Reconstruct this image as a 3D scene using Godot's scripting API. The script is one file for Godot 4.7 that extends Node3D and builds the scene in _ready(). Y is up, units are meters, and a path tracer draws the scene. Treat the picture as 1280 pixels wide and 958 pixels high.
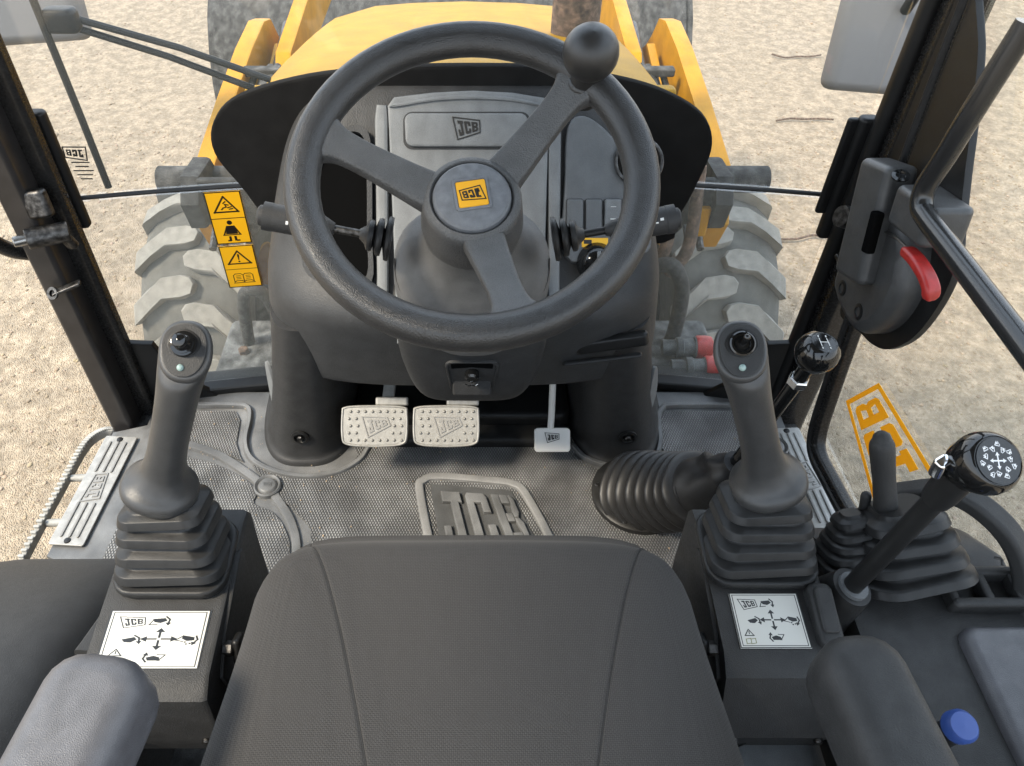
extends Node3D
# Driver's view of a backhoe loader cab. Metres, y up, floor mat at y = 0, ground at y = -1.1.
# v(x, y, ahead): "ahead" is the distance towards the front of the machine (world -z).

const GROUND := -1.1
var M := {}
var used := {}
var rng := RandomNumberGenerator.new()

func v(x: float, y: float, ahead: float) -> Vector3:
	return Vector3(x, y, -ahead)

# ------------------------------------------------------------------ mesh kit (triangle soups)

func orient(s: PackedVector3Array) -> PackedVector3Array:
	var vol := 0.0
	var o := s[0]
	for i in range(0, s.size(), 3):
		vol += (s[i] - o).dot((s[i + 2] - o).cross(s[i + 1] - o))
	if vol >= 0.0:
		return s
	var r := PackedVector3Array()
	r.resize(s.size())
	for i in range(0, s.size(), 3):
		r[i] = s[i]
		r[i + 1] = s[i + 2]
		r[i + 2] = s[i + 1]
	return r

func fin(s: PackedVector3Array, crease := 40.0) -> ArrayMesh:
	var nf := s.size() / 3
	var fn := PackedVector3Array()
	var un := PackedVector3Array()
	fn.resize(nf)
	un.resize(nf)
	var at := {}
	var keys := []
	keys.resize(s.size())
	for f in nf:
		var n := (s[f * 3 + 2] - s[f * 3]).cross(s[f * 3 + 1] - s[f * 3])
		fn[f] = n
		un[f] = n.normalized()
		for k in 3:
			var q := s[f * 3 + k] * 20000.0
			var key := Vector3i(roundi(q.x), roundi(q.y), roundi(q.z))
			keys[f * 3 + k] = key
			if at.has(key):
				at[key].append(f)
			else:
				at[key] = [f]
	var lim := cos(deg_to_rad(crease))
	var ns := PackedVector3Array()
	ns.resize(s.size())
	for i in s.size():
		var me := un[i / 3]
		var sum := Vector3.ZERO
		for f in at[keys[i]]:
			if un[f].dot(me) > lim:
				sum += fn[f]
		ns[i] = sum.normalized() if sum.length_squared() > 1e-30 else Vector3.UP
	var a := []
	a.resize(Mesh.ARRAY_MAX)
	a[Mesh.ARRAY_VERTEX] = s
	a[Mesh.ARRAY_NORMAL] = ns
	var m := ArrayMesh.new()
	m.add_surface_from_arrays(Mesh.PRIMITIVE_TRIANGLES, a)
	return m

func xf(s: PackedVector3Array, t: Transform3D) -> PackedVector3Array:
	return t * s

func mv(s: PackedVector3Array, p: Vector3) -> PackedVector3Array:
	return Transform3D(Basis(), p) * s

func joined(list: Array) -> PackedVector3Array:
	var r := PackedVector3Array()
	for s in list:
		r.append_array(s)
	return r

func quad(s: PackedVector3Array, a: Vector3, b: Vector3, c: Vector3, d: Vector3) -> void:
	s.append(a); s.append(b); s.append(c)
	s.append(a); s.append(c); s.append(d)

func loft(rings: Array, cap0 := true, cap1 := true, turn := true) -> PackedVector3Array:
	var s := PackedVector3Array()
	var m: int = rings[0].size()
	for i in rings.size() - 1:
		var A: PackedVector3Array = rings[i]
		var B: PackedVector3Array = rings[i + 1]
		for j in m:
			var k := (j + 1) % m
			quad(s, A[j], A[k], B[k], B[j])
	for e in 2:
		if (e == 0 and not cap0) or (e == 1 and not cap1):
			continue
		var R: PackedVector3Array = rings[0] if e == 0 else rings[-1]
		var c := Vector3.ZERO
		for p in R:
			c += p
		c /= m
		for j in m:
			var k := (j + 1) % m
			if e == 0:
				s.append(c); s.append(R[k]); s.append(R[j])
			else:
				s.append(c); s.append(R[j]); s.append(R[k])
	return orient(s) if turn else s

func sup(rx: float, ry: float, n: float, m: int) -> PackedVector2Array:
	var r := PackedVector2Array()
	for i in m:
		var a := TAU * i / m
		var c := cos(a)
		var d := sin(a)
		r.append(Vector2(rx * signf(c) * pow(absf(c), 2.0 / n), ry * signf(d) * pow(absf(d), 2.0 / n)))
	return r

func rrect(w: float, h: float, rad: float, seg := 5) -> PackedVector2Array:
	var r := PackedVector2Array()
	rad = minf(rad, minf(w, h) * 0.499)
	for q in 4:
		var cx: float = (w * 0.5 - rad) * [1, -1, -1, 1][q]
		var cy: float = (h * 0.5 - rad) * [1, 1, -1, -1][q]
		for i in seg + 1:
			var a := PI * 0.5 * (q + float(i) / seg)
			r.append(Vector2(cx + rad * cos(a), cy + rad * sin(a)))
	return r

func ring(c: Vector3, ax: Vector3, ay: Vector3, p2: PackedVector2Array) -> PackedVector3Array:
	var r := PackedVector3Array()
	for p in p2:
		r.append(c + ax * p.x + ay * p.y)
	return r

# box w (x) h (y) d (z), centred, with rounded edges
func rbox(w: float, h: float, d: float, rad: float, corner := -1.0, seg := 3) -> PackedVector3Array:
	var cr := rad * 1.5 if corner < 0 else corner
	var rings := []
	for e in 2:
		for i in seg + 1:
			var a := PI * 0.5 * (i if e == 0 else seg - i) / seg
			var inset := rad * (1.0 - sin(a))
			var y := (-h * 0.5 + rad * (1.0 - cos(a))) * (1 if e == 0 else -1)
			rings.append(ring(Vector3(0, y, 0), Vector3.RIGHT, Vector3.BACK, rrect(w - 2 * inset, d - 2 * inset, maxf(cr - inset, 0.0004), 4)))
	return loft(rings)

# polygon in xy pushed along +z, top edge bevelled
func prism(poly: PackedVector2Array, depth: float, bevel := 0.0, steps := 2) -> PackedVector3Array:
	var pts := poly
	if Geometry2D.is_polygon_clockwise(pts):
		pts = pts.duplicate()
		pts.reverse()
	var n := pts.size()
	var layers := [[0.0, 0.0]]
	if bevel > 0.0:
		for i in steps + 1:
			var a := PI * 0.5 * i / steps
			layers.append([bevel * (1.0 - cos(a)), depth - bevel + bevel * sin(a)])
	else:
		layers.append([0.0, depth])
	var loops := []
	for l in layers:
		var q := PackedVector3Array()
		for i in n:
			var d0 := (pts[i] - pts[(i + n - 1) % n]).normalized()
			var d1 := (pts[(i + 1) % n] - pts[i]).normalized()
			var n0 := Vector2(-d0.y, d0.x)
			var n1 := Vector2(-d1.y, d1.x)
			var b := (n0 + n1)
			b = b / maxf(0.35, b.dot(n0)) if b.length() > 0.01 else n0
			var p := pts[i] + b * float(l[0])
			q.append(Vector3(p.x, p.y, l[1]))
		loops.append(q)
	var s := PackedVector3Array()
	for i in loops.size() - 1:
		for j in n:
			var k := (j + 1) % n
			quad(s, loops[i][j], loops[i][k], loops[i + 1][k], loops[i + 1][j])
	var idx := Geometry2D.triangulate_polygon(pts)
	var top: PackedVector3Array = loops[-1]
	var bot: PackedVector3Array = loops[0]
	for i in range(0, idx.size(), 3):
		# triangulate_polygon keeps one winding: fix each triangle against +z
		var a := idx[i]; var b := idx[i + 1]; var c := idx[i + 2]
		if (top[b] - top[a]).cross(top[c] - top[a]).z < 0:
			var t := b; b = c; c = t
		s.append(top[a]); s.append(top[b]); s.append(top[c])
		s.append(bot[a]); s.append(bot[c]); s.append(bot[b])
	return orient(s)

func cm(pts: Array, per := 6, closed := false) -> Array:
	var r := []
	var n := pts.size()
	for i in (n if closed else n - 1):
		var p0 = pts[(i - 1 + n) % n] if closed or i > 0 else pts[i] * 2.0 - pts[i + 1]
		var p1 = pts[i]
		var p2 = pts[(i + 1) % n]
		var p3 = pts[(i + 2) % n] if closed or i + 2 < n else pts[i + 1] * 2.0 - pts[i]
		for k in per:
			var t := float(k) / per
			r.append(0.5 * (2.0 * p1 + (p2 - p0) * t + (2.0 * p0 - 5.0 * p1 + 4.0 * p2 - p3) * t * t + (3.0 * p1 - p0 - 3.0 * p2 + p3) * t * t * t))
	if not closed:
		r.append(pts[-1])
	return r

func cm2(pts: Array, per := 6, closed := true) -> PackedVector2Array:
	return PackedVector2Array(cm(pts, per, closed))

# tube or bar along a path; rad a number or one per point; prof a unit outline
func sweep(path: Array, rad, sides := 14, rounded := false, prof := PackedVector2Array(), up := Vector3.UP, closed := false) -> PackedVector3Array:
	var P := path.duplicate()
	var R := []
	for i in P.size():
		R.append(float(rad[i]) if rad is Array else float(rad))
	if rounded:
		var d0: Vector3 = (P[0] - P[1]).normalized()
		var d1: Vector3 = (P[-1] - P[-2]).normalized()
		var f0: Vector3 = P[0]
		var f1: Vector3 = P[-1]
		var r0: float = R[0]
		var r1: float = R[-1]
		for a in [30.0, 60.0, 84.0]:
			P.push_front(f0 + d0 * r0 * sin(deg_to_rad(a)))
			R.push_front(r0 * cos(deg_to_rad(a)))
			P.append(f1 + d1 * r1 * sin(deg_to_rad(a)))
			R.append(r1 * cos(deg_to_rad(a)))
	var o := prof if prof.size() else sup(1, 1, 2, sides)
	var rings := []
	var side := Vector3.ZERO
	for i in P.size():
		var a: Vector3 = P[(i - 1 + P.size()) % P.size()] if closed or i > 0 else P[i]
		var b: Vector3 = P[(i + 1) % P.size()] if closed or i + 1 < P.size() else P[i]
		var t := (b - a).normalized()
		if side == Vector3.ZERO:
			side = t.cross(up)
			if side.length() < 0.05:
				side = t.cross(Vector3.RIGHT)
		side = (side - t * side.dot(t)).normalized()
		rings.append(ring(P[i], side * R[i], side.cross(t).normalized() * R[i], o))
	if closed:
		rings.append(rings[0])
		return loft(rings, false, false)
	return loft(rings)

func lathe(prof: Array, segs := 32) -> PackedVector3Array:
	var rings := []
	for p in prof:
		rings.append(ring(Vector3(0, p[1], 0), Vector3.RIGHT * maxf(p[0], 1e-4), Vector3.BACK * maxf(p[0], 1e-4), sup(1, 1, 2, segs)))
	return loft(rings)

func along(a: Vector3, b: Vector3) -> Transform3D:  # local y runs from a towards b
	var y := (b - a).normalized()
	var x := y.cross(Vector3.BACK if absf(y.z) < 0.9 else Vector3.RIGHT).normalized()
	return Transform3D(Basis(x, y, x.cross(y)), a)

func cyl(a: Vector3, b: Vector3, r: float, segs := 18, bev := 0.0015) -> PackedVector3Array:
	var h := a.distance_to(b)
	return xf(lathe([[r - bev, 0], [r, bev], [r, h - bev], [r - bev, h]], segs), along(a, b))

func ball(c: Vector3, r: float, segs := 24) -> PackedVector3Array:
	var p := []
	for i in segs / 2 + 1:
		var a := PI * i / (segs / 2)
		p.append([r * sin(a), -r * cos(a)])
	return mv(lathe(p, segs), c)

func tri_box(a: Vector3, b: Vector3, w: float, h: float, rad := 0.002, up := Vector3.UP) -> PackedVector3Array:
	var z := (b - a).normalized()
	var x := up.cross(z).normalized()
	var t := Transform3D(Basis(x, z.cross(x), z), (a + b) * 0.5)
	return xf(rbox(w, h, a.distance_to(b), rad), t)

# a bilinear patch: TL, TR, BR, BL
func bil(q: Array, u: float, w: float) -> Vector2:
	var top: Vector2 = q[0].lerp(q[1], u)
	var low: Vector2 = q[3].lerp(q[2], u)
	return low.lerp(top, w)

const L_J := [[.10, .92], [.33, .92], [.33, .76], [.29, .76], [.29, .08], [.06, .08], [.06, .42], [.14, .42], [.14, .24], [.195, .24], [.195, .76], [.10, .76]]
const L_C := [[.41, .92], [.61, .92], [.64, .86], [.64, .60], [.55, .60], [.55, .76], [.475, .76], [.475, .24], [.55, .24], [.55, .40], [.64, .40], [.64, .14], [.61, .08], [.41, .08], [.38, .14], [.38, .86]]
const L_B := [[[.70, .08], [.795, .08], [.795, .92], [.70, .92]], [[.795, .76], [.90, .76], [.90, .92], [.795, .92]], [[.795, .43], [.88, .43], [.88, .58], [.795, .58]], [[.795, .08], [.90, .08], [.90, .24], [.795, .24]], [[.90, .24], [.90, .08], [.93, .09], [.965, .16], [.965, .40], [.93, .5], [.88, .5], [.88, .43]], [[.88, .5], [.93, .5], [.96, .6], [.96, .85], [.93, .92], [.90, .92], [.90, .76], [.88, .58]]]

func letter_polys(q: Array) -> Array:
	var out := []
	for L in [L_J, L_C] + L_B:
		var r := PackedVector2Array()
		for p in L:
			r.append(bil(q, p[0], p[1]))
		out.append(r)
	return out

func inset_quad(q: Array, d: float) -> Array:
	var r := PackedVector2Array(q)
	var res := []
	var flip := 1.0 if Geometry2D.is_polygon_clockwise(r) else -1.0
	for i in 4:
		var d0 := (r[i] - r[(i + 3) % 4]).normalized()
		var d1 := (r[(i + 1) % 4] - r[i]).normalized()
		var b := Vector2(d0.y, -d0.x) + Vector2(d1.y, -d1.x)
		b = b / b.dot(Vector2(d0.y, -d0.x))
		res.append(r[i] + b * d * flip)
	return res

# the slab-letter emblem: letters in a tapering frame; depth along +z
func emblem(q: Array, line: float, depth: float, gap := 1.2) -> PackedVector3Array:
	var s := PackedVector3Array()
	var outer := PackedVector2Array(q)
	var inner := inset_quad(q, line)
	for i in 4:
		var k := (i + 1) % 4
		s.append_array(prism(PackedVector2Array([outer[i], outer[k], inner[k], inner[i]]), depth))
	for p in letter_polys(inset_quad(q, line * (1.0 + gap))):
		s.append_array(prism(p, depth))
	return s

# ------------------------------------------------------------------ scene kit

func numbered(called: String) -> String:
	var n: int = used.get(called, -1) + 1
	used[called] = n
	return called if n == 0 else "%s_%03d" % [called, n]

func tag(o: Node, label: String, category: String, group := "", kind := "") -> void:
	o.set_meta("label", label)
	if category:
		o.set_meta("category", category)
	if group:
		o.set_meta("group", group)
	if kind:
		o.set_meta("kind", kind)

func thing(called: String, label: String, category: String, at := Vector3.ZERO, group := "", kind := "") -> Node3D:
	var o := Node3D.new()
	o.name = numbered(called)
	add_child(o)
	o.position = at
	tag(o, label, category, group, kind)
	return o

# s in world coordinates unless local
func piece(called: String, s: PackedVector3Array, m: Material, parent: Node3D, crease := 40.0, local := false) -> MeshInstance3D:
	var base := Vector3.ZERO
	if not local:
		var p: Node = parent
		while p != self:
			base += p.position
			p = p.get_parent()
	var o := MeshInstance3D.new()
	o.name = called
	o.mesh = fin(mv(s, -base) if base != Vector3.ZERO else s, crease)
	o.material_override = m
	parent.add_child(o, true)
	var nm := RegEx.create_from_string("^(.*[a-z])(\\d+)$").search(o.name)
	if nm:
		o.name = "%s_%03d" % [nm.get_string(1), int(nm.get_string(2)) - 1]
	return o

func solo(called: String, s: PackedVector3Array, m: Material, label: String, category: String, group := "", kind := "", crease := 40.0) -> MeshInstance3D:
	var o := MeshInstance3D.new()
	o.name = numbered(called)
	var c := Vector3.ZERO
	var lo := Vector3.INF
	var hi := -Vector3.INF
	for p in s:
		lo = lo.min(p)
		hi = hi.max(p)
	c = Vector3((lo.x + hi.x) * 0.5, lo.y, (lo.z + hi.z) * 0.5)
	o.mesh = fin(mv(s, -c), crease)
	o.material_override = m
	add_child(o)
	o.position = c
	tag(o, label, category, group, kind)
	return o

# a printed rectangle: corners TL, TR, BR, BL as seen by the reader
func print_mesh(tl: Vector3, tr: Vector3, br: Vector3, bl: Vector3) -> ArrayMesh:
	var n := (tr - tl).cross(bl - tl).normalized() * -1.0
	var a := []
	a.resize(Mesh.ARRAY_MAX)
	a[Mesh.ARRAY_VERTEX] = PackedVector3Array([tl, tr, br, tl, br, bl])
	a[Mesh.ARRAY_NORMAL] = PackedVector3Array([n, n, n, n, n, n])
	a[Mesh.ARRAY_TEX_UV] = PackedVector2Array([Vector2(0, 0), Vector2(1, 0), Vector2(1, 1), Vector2(0, 0), Vector2(1, 1), Vector2(0, 1)])
	var m := ArrayMesh.new()
	m.add_surface_from_arrays(Mesh.PRIMITIVE_TRIANGLES, a)
	return m

func print_piece(called: String, c: Array, m: Material, parent: Node3D) -> MeshInstance3D:
	var base := Vector3.ZERO
	var p: Node = parent
	while p != self:
		base += p.position
		p = p.get_parent()
	var o := MeshInstance3D.new()
	o.name = called
	o.mesh = print_mesh(c[0] - base, c[1] - base, c[2] - base, c[3] - base)
	o.material_override = m
	parent.add_child(o, true)
	return o

# ------------------------------------------------------------------ materials

func lin(r: float, g: float, b: float) -> Color:
	return Color(r, g, b).linear_to_srgb()

func noise(sd: int, freq: float, kind := FastNoiseLite.TYPE_SIMPLEX, oct := 4) -> FastNoiseLite:
	var n := FastNoiseLite.new()
	n.seed = sd
	n.frequency = freq
	n.noise_type = kind
	n.fractal_octaves = oct
	if kind == FastNoiseLite.TYPE_CELLULAR:
		n.cellular_return_type = FastNoiseLite.RETURN_DISTANCE
		n.fractal_type = FastNoiseLite.FRACTAL_NONE
	return n

func ntex(n: FastNoiseLite, size := 512, lo := 0.0, hi := 1.0, normal := 0.0, mid := -1.0) -> NoiseTexture2D:
	var t := NoiseTexture2D.new()
	t.width = size
	t.height = size
	t.seamless = true
	t.noise = n
	if normal > 0.0:
		t.as_normal_map = true
		t.bump_strength = normal
	else:
		var g := Gradient.new()
		g.set_color(0, Color(lo, lo, lo))
		g.set_color(1, Color(hi, hi, hi))
		if mid >= 0.0:
			g.add_point(0.5, Color(mid, mid, mid))
		t.color_ramp = g
	return t

func mat(c: Color, rough: float, metal := 0.0) -> StandardMaterial3D:
	var m := StandardMaterial3D.new()
	m.albedo_color = c
	m.roughness = rough
	m.metallic = metal
	return m

func tri(m: StandardMaterial3D, scale: float, world := false) -> StandardMaterial3D:
	m.uv1_triplanar = true
	m.uv1_world_triplanar = world
	m.uv1_scale = Vector3.ONE * scale
	return m

func worn(c: Color, rough: float, scale: float, alb: Texture2D, nrm: Texture2D = null, ns := 0.3, metal := 0.0, rgh: Texture2D = null) -> StandardMaterial3D:
	# uv1 carries the fine grain, uv2 the broad dust and wear
	var m := tri(mat(c, rough, metal), scale * 4.5)
	m.albedo_texture = M["_micro"]
	detail(m, alb, scale * .9)
	m.uv2_world_triplanar = false
	if nrm:
		m.normal_enabled = true
		m.normal_texture = nrm
		m.normal_scale = ns
	if rgh:
		m.roughness_texture = rgh
		m.roughness_texture_channel = BaseMaterial3D.TEXTURE_CHANNEL_RED
	return m

func img_tex(im: Image, normal := 0.0) -> ImageTexture:
	if normal > 0.0:
		im.bump_map_to_normal_map(normal)
	return ImageTexture.create_from_image(im)

func paint(im: Image, pts: PackedVector2Array, col: Color) -> void:  # fills a polygon, in pixels
	var lo := INF
	var hi := -INF
	for p in pts:
		lo = minf(lo, p.y)
		hi = maxf(hi, p.y)
	for y in range(maxi(0, floori(lo)), mini(im.get_height(), ceili(hi))):
		var xs := []
		var yy := y + 0.5
		for i in pts.size():
			var a := pts[i]
			var b := pts[(i + 1) % pts.size()]
			if (a.y <= yy) != (b.y <= yy):
				xs.append(a.x + (yy - a.y) / (b.y - a.y) * (b.x - a.x))
		xs.sort()
		for i in range(0, xs.size() - 1, 2):
			var x0 := maxi(0, roundi(xs[i]))
			var x1 := mini(im.get_width(), roundi(xs[i + 1]))
			if x1 > x0:
				im.fill_rect(Rect2i(x0, y, x1 - x0, 1), col)

func stroke(im: Image, pts: Array, w: float, col: Color, closed := false) -> void:
	for i in (pts.size() if closed else pts.size() - 1):
		var a: Vector2 = pts[i]
		var b: Vector2 = pts[(i + 1) % pts.size()]
		var d := (b - a).normalized() * w * 0.5
		var n := Vector2(-d.y, d.x)
		paint(im, PackedVector2Array([a - d + n, b + d + n, b + d - n, a - d - n]), col)

func disc(im: Image, c: Vector2, r: float, col: Color) -> void:
	var p := PackedVector2Array()
	for i in 20:
		p.append(c + Vector2(cos(TAU * i / 20), sin(TAU * i / 20)) * r)
	paint(im, p, col)

func paint_logo(im: Image, q: Array, line: float, col: Color) -> void:
	stroke(im, q, line, col, true)
	for p in letter_polys(inset_quad(q, line * 1.3)):
		paint(im, p, col)

func printed(im: Image, rough := 0.35) -> StandardMaterial3D:
	var m := mat(Color.WHITE, rough)
	m.albedo_texture = img_tex(im)
	return m

func make_materials() -> void:
	M["_micro"] = ntex(noise(71, 0.13, FastNoiseLite.TYPE_SIMPLEX, 3), 512, .72, 1.0)
	var grain := ntex(noise(3, 0.11, FastNoiseLite.TYPE_CELLULAR), 512, 0, 1, 5.0)
	var fine := ntex(noise(7, 0.16, FastNoiseLite.TYPE_SIMPLEX, 3), 512, 0, 1, 4.0)
	var dust := ntex(noise(11, 0.02, FastNoiseLite.TYPE_SIMPLEX, 6), 512, 0.82, 1.0)
	var smudge := ntex(noise(19, 0.02, FastNoiseLite.TYPE_SIMPLEX, 5), 512, 0.80, 1.0)
	var grime := ntex(noise(23, 0.03, FastNoiseLite.TYPE_SIMPLEX, 6), 512, 0.30, 1.0)
	var soft := ntex(noise(83, .02, FastNoiseLite.TYPE_SIMPLEX, 6), 512, .84, 1.0)
	var speck := ntex(noise(29, 0.09, FastNoiseLite.TYPE_SIMPLEX, 4), 512, 0.45, 1.0)
	M.plastic = worn(lin(.046, .046, .046), .62, 3.0, dust, grain, .35, 0, smudge)
	M.body = worn(lin(.062, .063, .064), .60, 2.0, dust, grain, .30, 0, smudge)
	M.panel = worn(lin(.235, .246, .25), .65, 2.4, dust, grain, .25, 0, smudge)
	M.panel_dark = worn(lin(.15, .158, .164), .6, 2.4, dust, grain, .2, 0, smudge)
	M.column = worn(lin(.14, .14, .139), .6, 3.0, dust, grain, .35, 0, smudge)
	M.cowl = worn(lin(.016, .0155, .015), .8, 2.0, dust, fine, .15)
	M.cowl.metallic_specular = .25
	M.rim = worn(lin(.038, .037, .036), .42, 3.4, dust, grain, .7, 0, smudge)
	M.hub = worn(lin(.105, .105, .104), .58, 2.6, dust, grain, .8, 0, smudge)
	M.cap = worn(lin(.20, .21, .225), .6, 6.0, dust, grain, .5)
	M.knob = worn(lin(.030, .029, .028), .45, 4.0, dust, fine, .15, 0, smudge)
	M.rubber = worn(lin(.034, .034, .034), .42, 4.0, dust, fine, .25, 0, smudge)
	M.grip = worn(lin(.050, .050, .050), .46, 4.0, dust, fine, .3, 0, smudge)
	M.black = worn(lin(.020, .020, .020), .45, 3.0, dust, fine, .1, 0, smudge)
	M.paint = worn(lin(.026, .025, .024), .30, 3.0, dust, null, .0, 0, smudge)
	M.pillar = worn(lin(.045, .041, .039), .34, 2.0, dust, null, .0, 0, smudge)
	M.void = mat(lin(.004, .004, .004), .9)  # near-black colour standing for the shade inside openings
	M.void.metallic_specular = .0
	M.gloss = worn(lin(.012, .012, .012), .10, 4.0, dust, null, 0, 0, smudge)
	M.steel = worn(lin(.52, .51, .49), .34, 6.0, smudge, fine, .2, 1.0, smudge)
	M.dull_steel = worn(lin(.30, .29, .28), .45, 6.0, grime, fine, .4, 1.0, smudge)
	M.plate = worn(lin(.50, .49, .46), .5, 4.0, soft, fine, .3, .25, smudge)
	M.pedal = worn(lin(.44, .43, .40), .46, 6.0, soft, fine, .3, .35, smudge)
	M.chrome = mat(lin(.7, .7, .7), .12, 1.0)
	M.yellow = worn(lin(.66, .315, .005), .42, 1.2, soft, fine, .05)
	M.yellow_bright = worn(lin(.60, .315, .005), .45, 1.0, soft, fine, .08)
	M.decal_yellow = mat(lin(.90, .58, .03), .5)
	M.decal_yellow.backlight_enabled = true
	M.decal_yellow.backlight = lin(.95, .58, .02)
	M.yellow.metallic_specular = .3
	M.yellow_bright.metallic_specular = .25
	for k in ["black", "body", "plastic", "paint", "pillar"]:
		M[k].metallic_specular = .38
	M.sticker = mat(lin(.78, .42, .02), .4)
	M.red = worn(lin(.62, .035, .03), .40, 6.0, smudge, fine, .1)
	M.white = mat(lin(.55, .55, .53), .5)
	M.led = mat(lin(.22, .30, .28), .25)
	M.ink = mat(lin(.012, .011, .010), .5)
	M.dusty = worn(lin(.17, .165, .155), .9, 1.5, grime, speck_normal(), .4)
	M.dusty_dark = worn(lin(.085, .085, .083), .85, 1.5, grime, speck_normal(), .4)
	M.rust = worn(lin(.36, .24, .17), .9, 3.0, grime, speck_normal(), .6)
	M.tyre = worn(lin(.17, .165, .145), .95, 2.0, smudge, speck_normal(), .5)  # carcass darker than the lugs, groove shade put into the colour
	M.lug = worn(lin(.37, .355, .31), .95, 2.0, dust, speck_normal(), .5)
	M.hose = worn(lin(.10, .10, .095), .8, 4.0, grime, fine, .4)
	M.chassis = worn(lin(.26, .275, .275), .8, 1.5, grime, speck_normal(), .3)
	M.bellows = worn(lin(.030, .030, .031), .50, 4.0, dust, fine, .15, 0, smudge)
	M.galv = worn(lin(.50, .49, .45), .6, 4.0, dust, fine, .2)
	M.tube = mat(lin(.018, .018, .018), .20)
	M.lock = worn(lin(.085, .086, .086), .5, 3.0, dust, grain, .3, 0, smudge)
	M.mirror = mat(lin(.13, .13, .132), .5)
	M.relief = mat(lin(.20, .195, .185), .5)
	M.rod = mat(lin(.62, .61, .58), .35)
	M.badge = mat(lin(.68, .33, .012), .45)
	M.mat_pale = worn(lin(.30, .30, .295), .5, 1.6, dust, fine, .2)
	M.rubber.metallic_specular = .35
	M.mat_dark = worn(lin(.11, .112, .112), .45, 1.6, dust, fine, .2)
	M.seam = mat(lin(.018, .018, .018), .9)
	# moulded mat: rows of small raised lozenges
	var im := Image.create(64, 64, false, Image.FORMAT_L8)
	for y in 64:
		for x in 64:
			var a := absf(fposmod(x / 16.0 + y / 32.0, 1.0) - 0.5) * 2.0
			var b := absf(fposmod(x / 16.0 - y / 32.0, 1.0) - 0.5) * 2.0
			var h := clampf(minf(a, b) * 2.2 - 0.25, 0.0, 1.0)
			im.set_pixel(x, y, Color(h, h, h))
	M.mat_bump = img_tex(im.duplicate(), 6.0)
	M.mat_plain = worn(lin(.26, .263, .262), .44, 1.6, ntex(noise(41, .01, FastNoiseLite.TYPE_SIMPLEX, 6), 512, .6, 1.0), fine, .2, 0, smudge)
	M.mat_field = tri(mat(lin(.33, .33, .325), .42), 48.0, true)
	M.mat_field.normal_enabled = true
	M.mat_field.normal_texture = M.mat_bump
	M.mat_field.normal_scale = 1.0
	M.mat_field.albedo_texture = mat_hollow_shade(im)
	detail(M.mat_field, ntex(noise(37, .012, FastNoiseLite.TYPE_SIMPLEX, 8), 512, .66, 1.0), 1.5)
	# woven seat cloth
	var w := Image.create(128, 128, false, Image.FORMAT_L8)
	var c := Image.create(128, 128, false, Image.FORMAT_RGB8)
	rng.seed = 5
	for y in 128:
		for x in 128:
			var cx := x / 8
			var cy := y / 8
			var over := ((cx + cy) % 2) == 0
			var fx := absf(fposmod(x / 8.0, 1.0) - 0.5) * 2.0
			var fy := absf(fposmod(y / 8.0, 1.0) - 0.5) * 2.0
			var h := (1.0 - pow(fx if over else fy, 2.0)) * (0.75 if over else 1.0)
			w.set_pixel(x, y, Color(h, h, h))
			var k := (0.30 + 0.65 * h) * rng.randf_range(.66, 1.0) * (1.0 if over else .8)
			c.set_pixel(x, y, Color(k, k, k))
	M.cloth = mat(lin(.112, .105, .100), .92)
	tri(M.cloth, 34.0)
	M.cloth.albedo_texture = img_tex(c)
	M.cloth.normal_enabled = true
	M.cloth.normal_texture = img_tex(w, 3.0)
	M.cloth.normal_scale = .7
	M.cloth.rim_enabled = true
	M.cloth.rim = .25
	M.vinyl = worn(lin(.125, .125, .136), .5, 4.0, soft, grain, .4, 0, smudge)
	# glass with a pale film painted in for dust and reflection haze
	M.glass = mat(Color(lin(.62, .64, .56), .035), .03)
	M.glass.transparency = BaseMaterial3D.TRANSPARENCY_ALPHA
	M.glass_low = mat(Color(lin(.66, .66, .58), .08), .03)
	M.glass_low.transparency = BaseMaterial3D.TRANSPARENCY_ALPHA
	M.glass_door = mat(Color(lin(.74, .72, .55), .09), .03)
	M.glass_door.transparency = BaseMaterial3D.TRANSPARENCY_ALPHA
	# sandy yard
	M.ground = mat(Color.WHITE, .95)
	tri(M.ground, .5, true)
	var gt := NoiseTexture2D.new()
	gt.width = 1024
	gt.height = 1024
	gt.seamless = true
	gt.noise = noise(51, .06, FastNoiseLite.TYPE_SIMPLEX, 8)
	var g := Gradient.new()
	g.set_color(0, lin(.335, .256, .170))
	g.set_color(1, lin(.48, .392, .285))
	g.add_point(.42, lin(.380, .300, .208))
	g.add_point(.6, lin(.42, .335, .235))
	gt.color_ramp = g
	M.ground.albedo_texture = gt
	M.ground.normal_enabled = true
	M.ground.normal_texture = ntex(noise(57, .24, FastNoiseLite.TYPE_SIMPLEX, 3), 1024, 0, 1, 6.0)
	M.ground.normal_scale = 1.0
	detail(M.ground, ntex(noise(61, .06, FastNoiseLite.TYPE_SIMPLEX, 5), 512, .74, 1.0), .28)
	M.stone = worn(lin(.50, .39, .27), .95, 6.0, soft)
	M.stone.vertex_color_use_as_albedo = true

func detail(m: StandardMaterial3D, t: Texture2D, scale: float) -> void:
	m.detail_enabled = true
	m.detail_blend_mode = BaseMaterial3D.BLEND_MODE_MUL
	m.detail_albedo = t
	m.detail_uv_layer = BaseMaterial3D.DETAIL_UV_2
	m.uv2_triplanar = true
	m.uv2_world_triplanar = true
	m.uv2_scale = Vector3.ONE * scale

func speck_normal() -> Texture2D:
	if not M.has("_sn"):
		M["_sn"] = ntex(noise(33, .06, FastNoiseLite.TYPE_SIMPLEX, 5), 512, 0, 1, 8.0)
	return M["_sn"]

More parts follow.
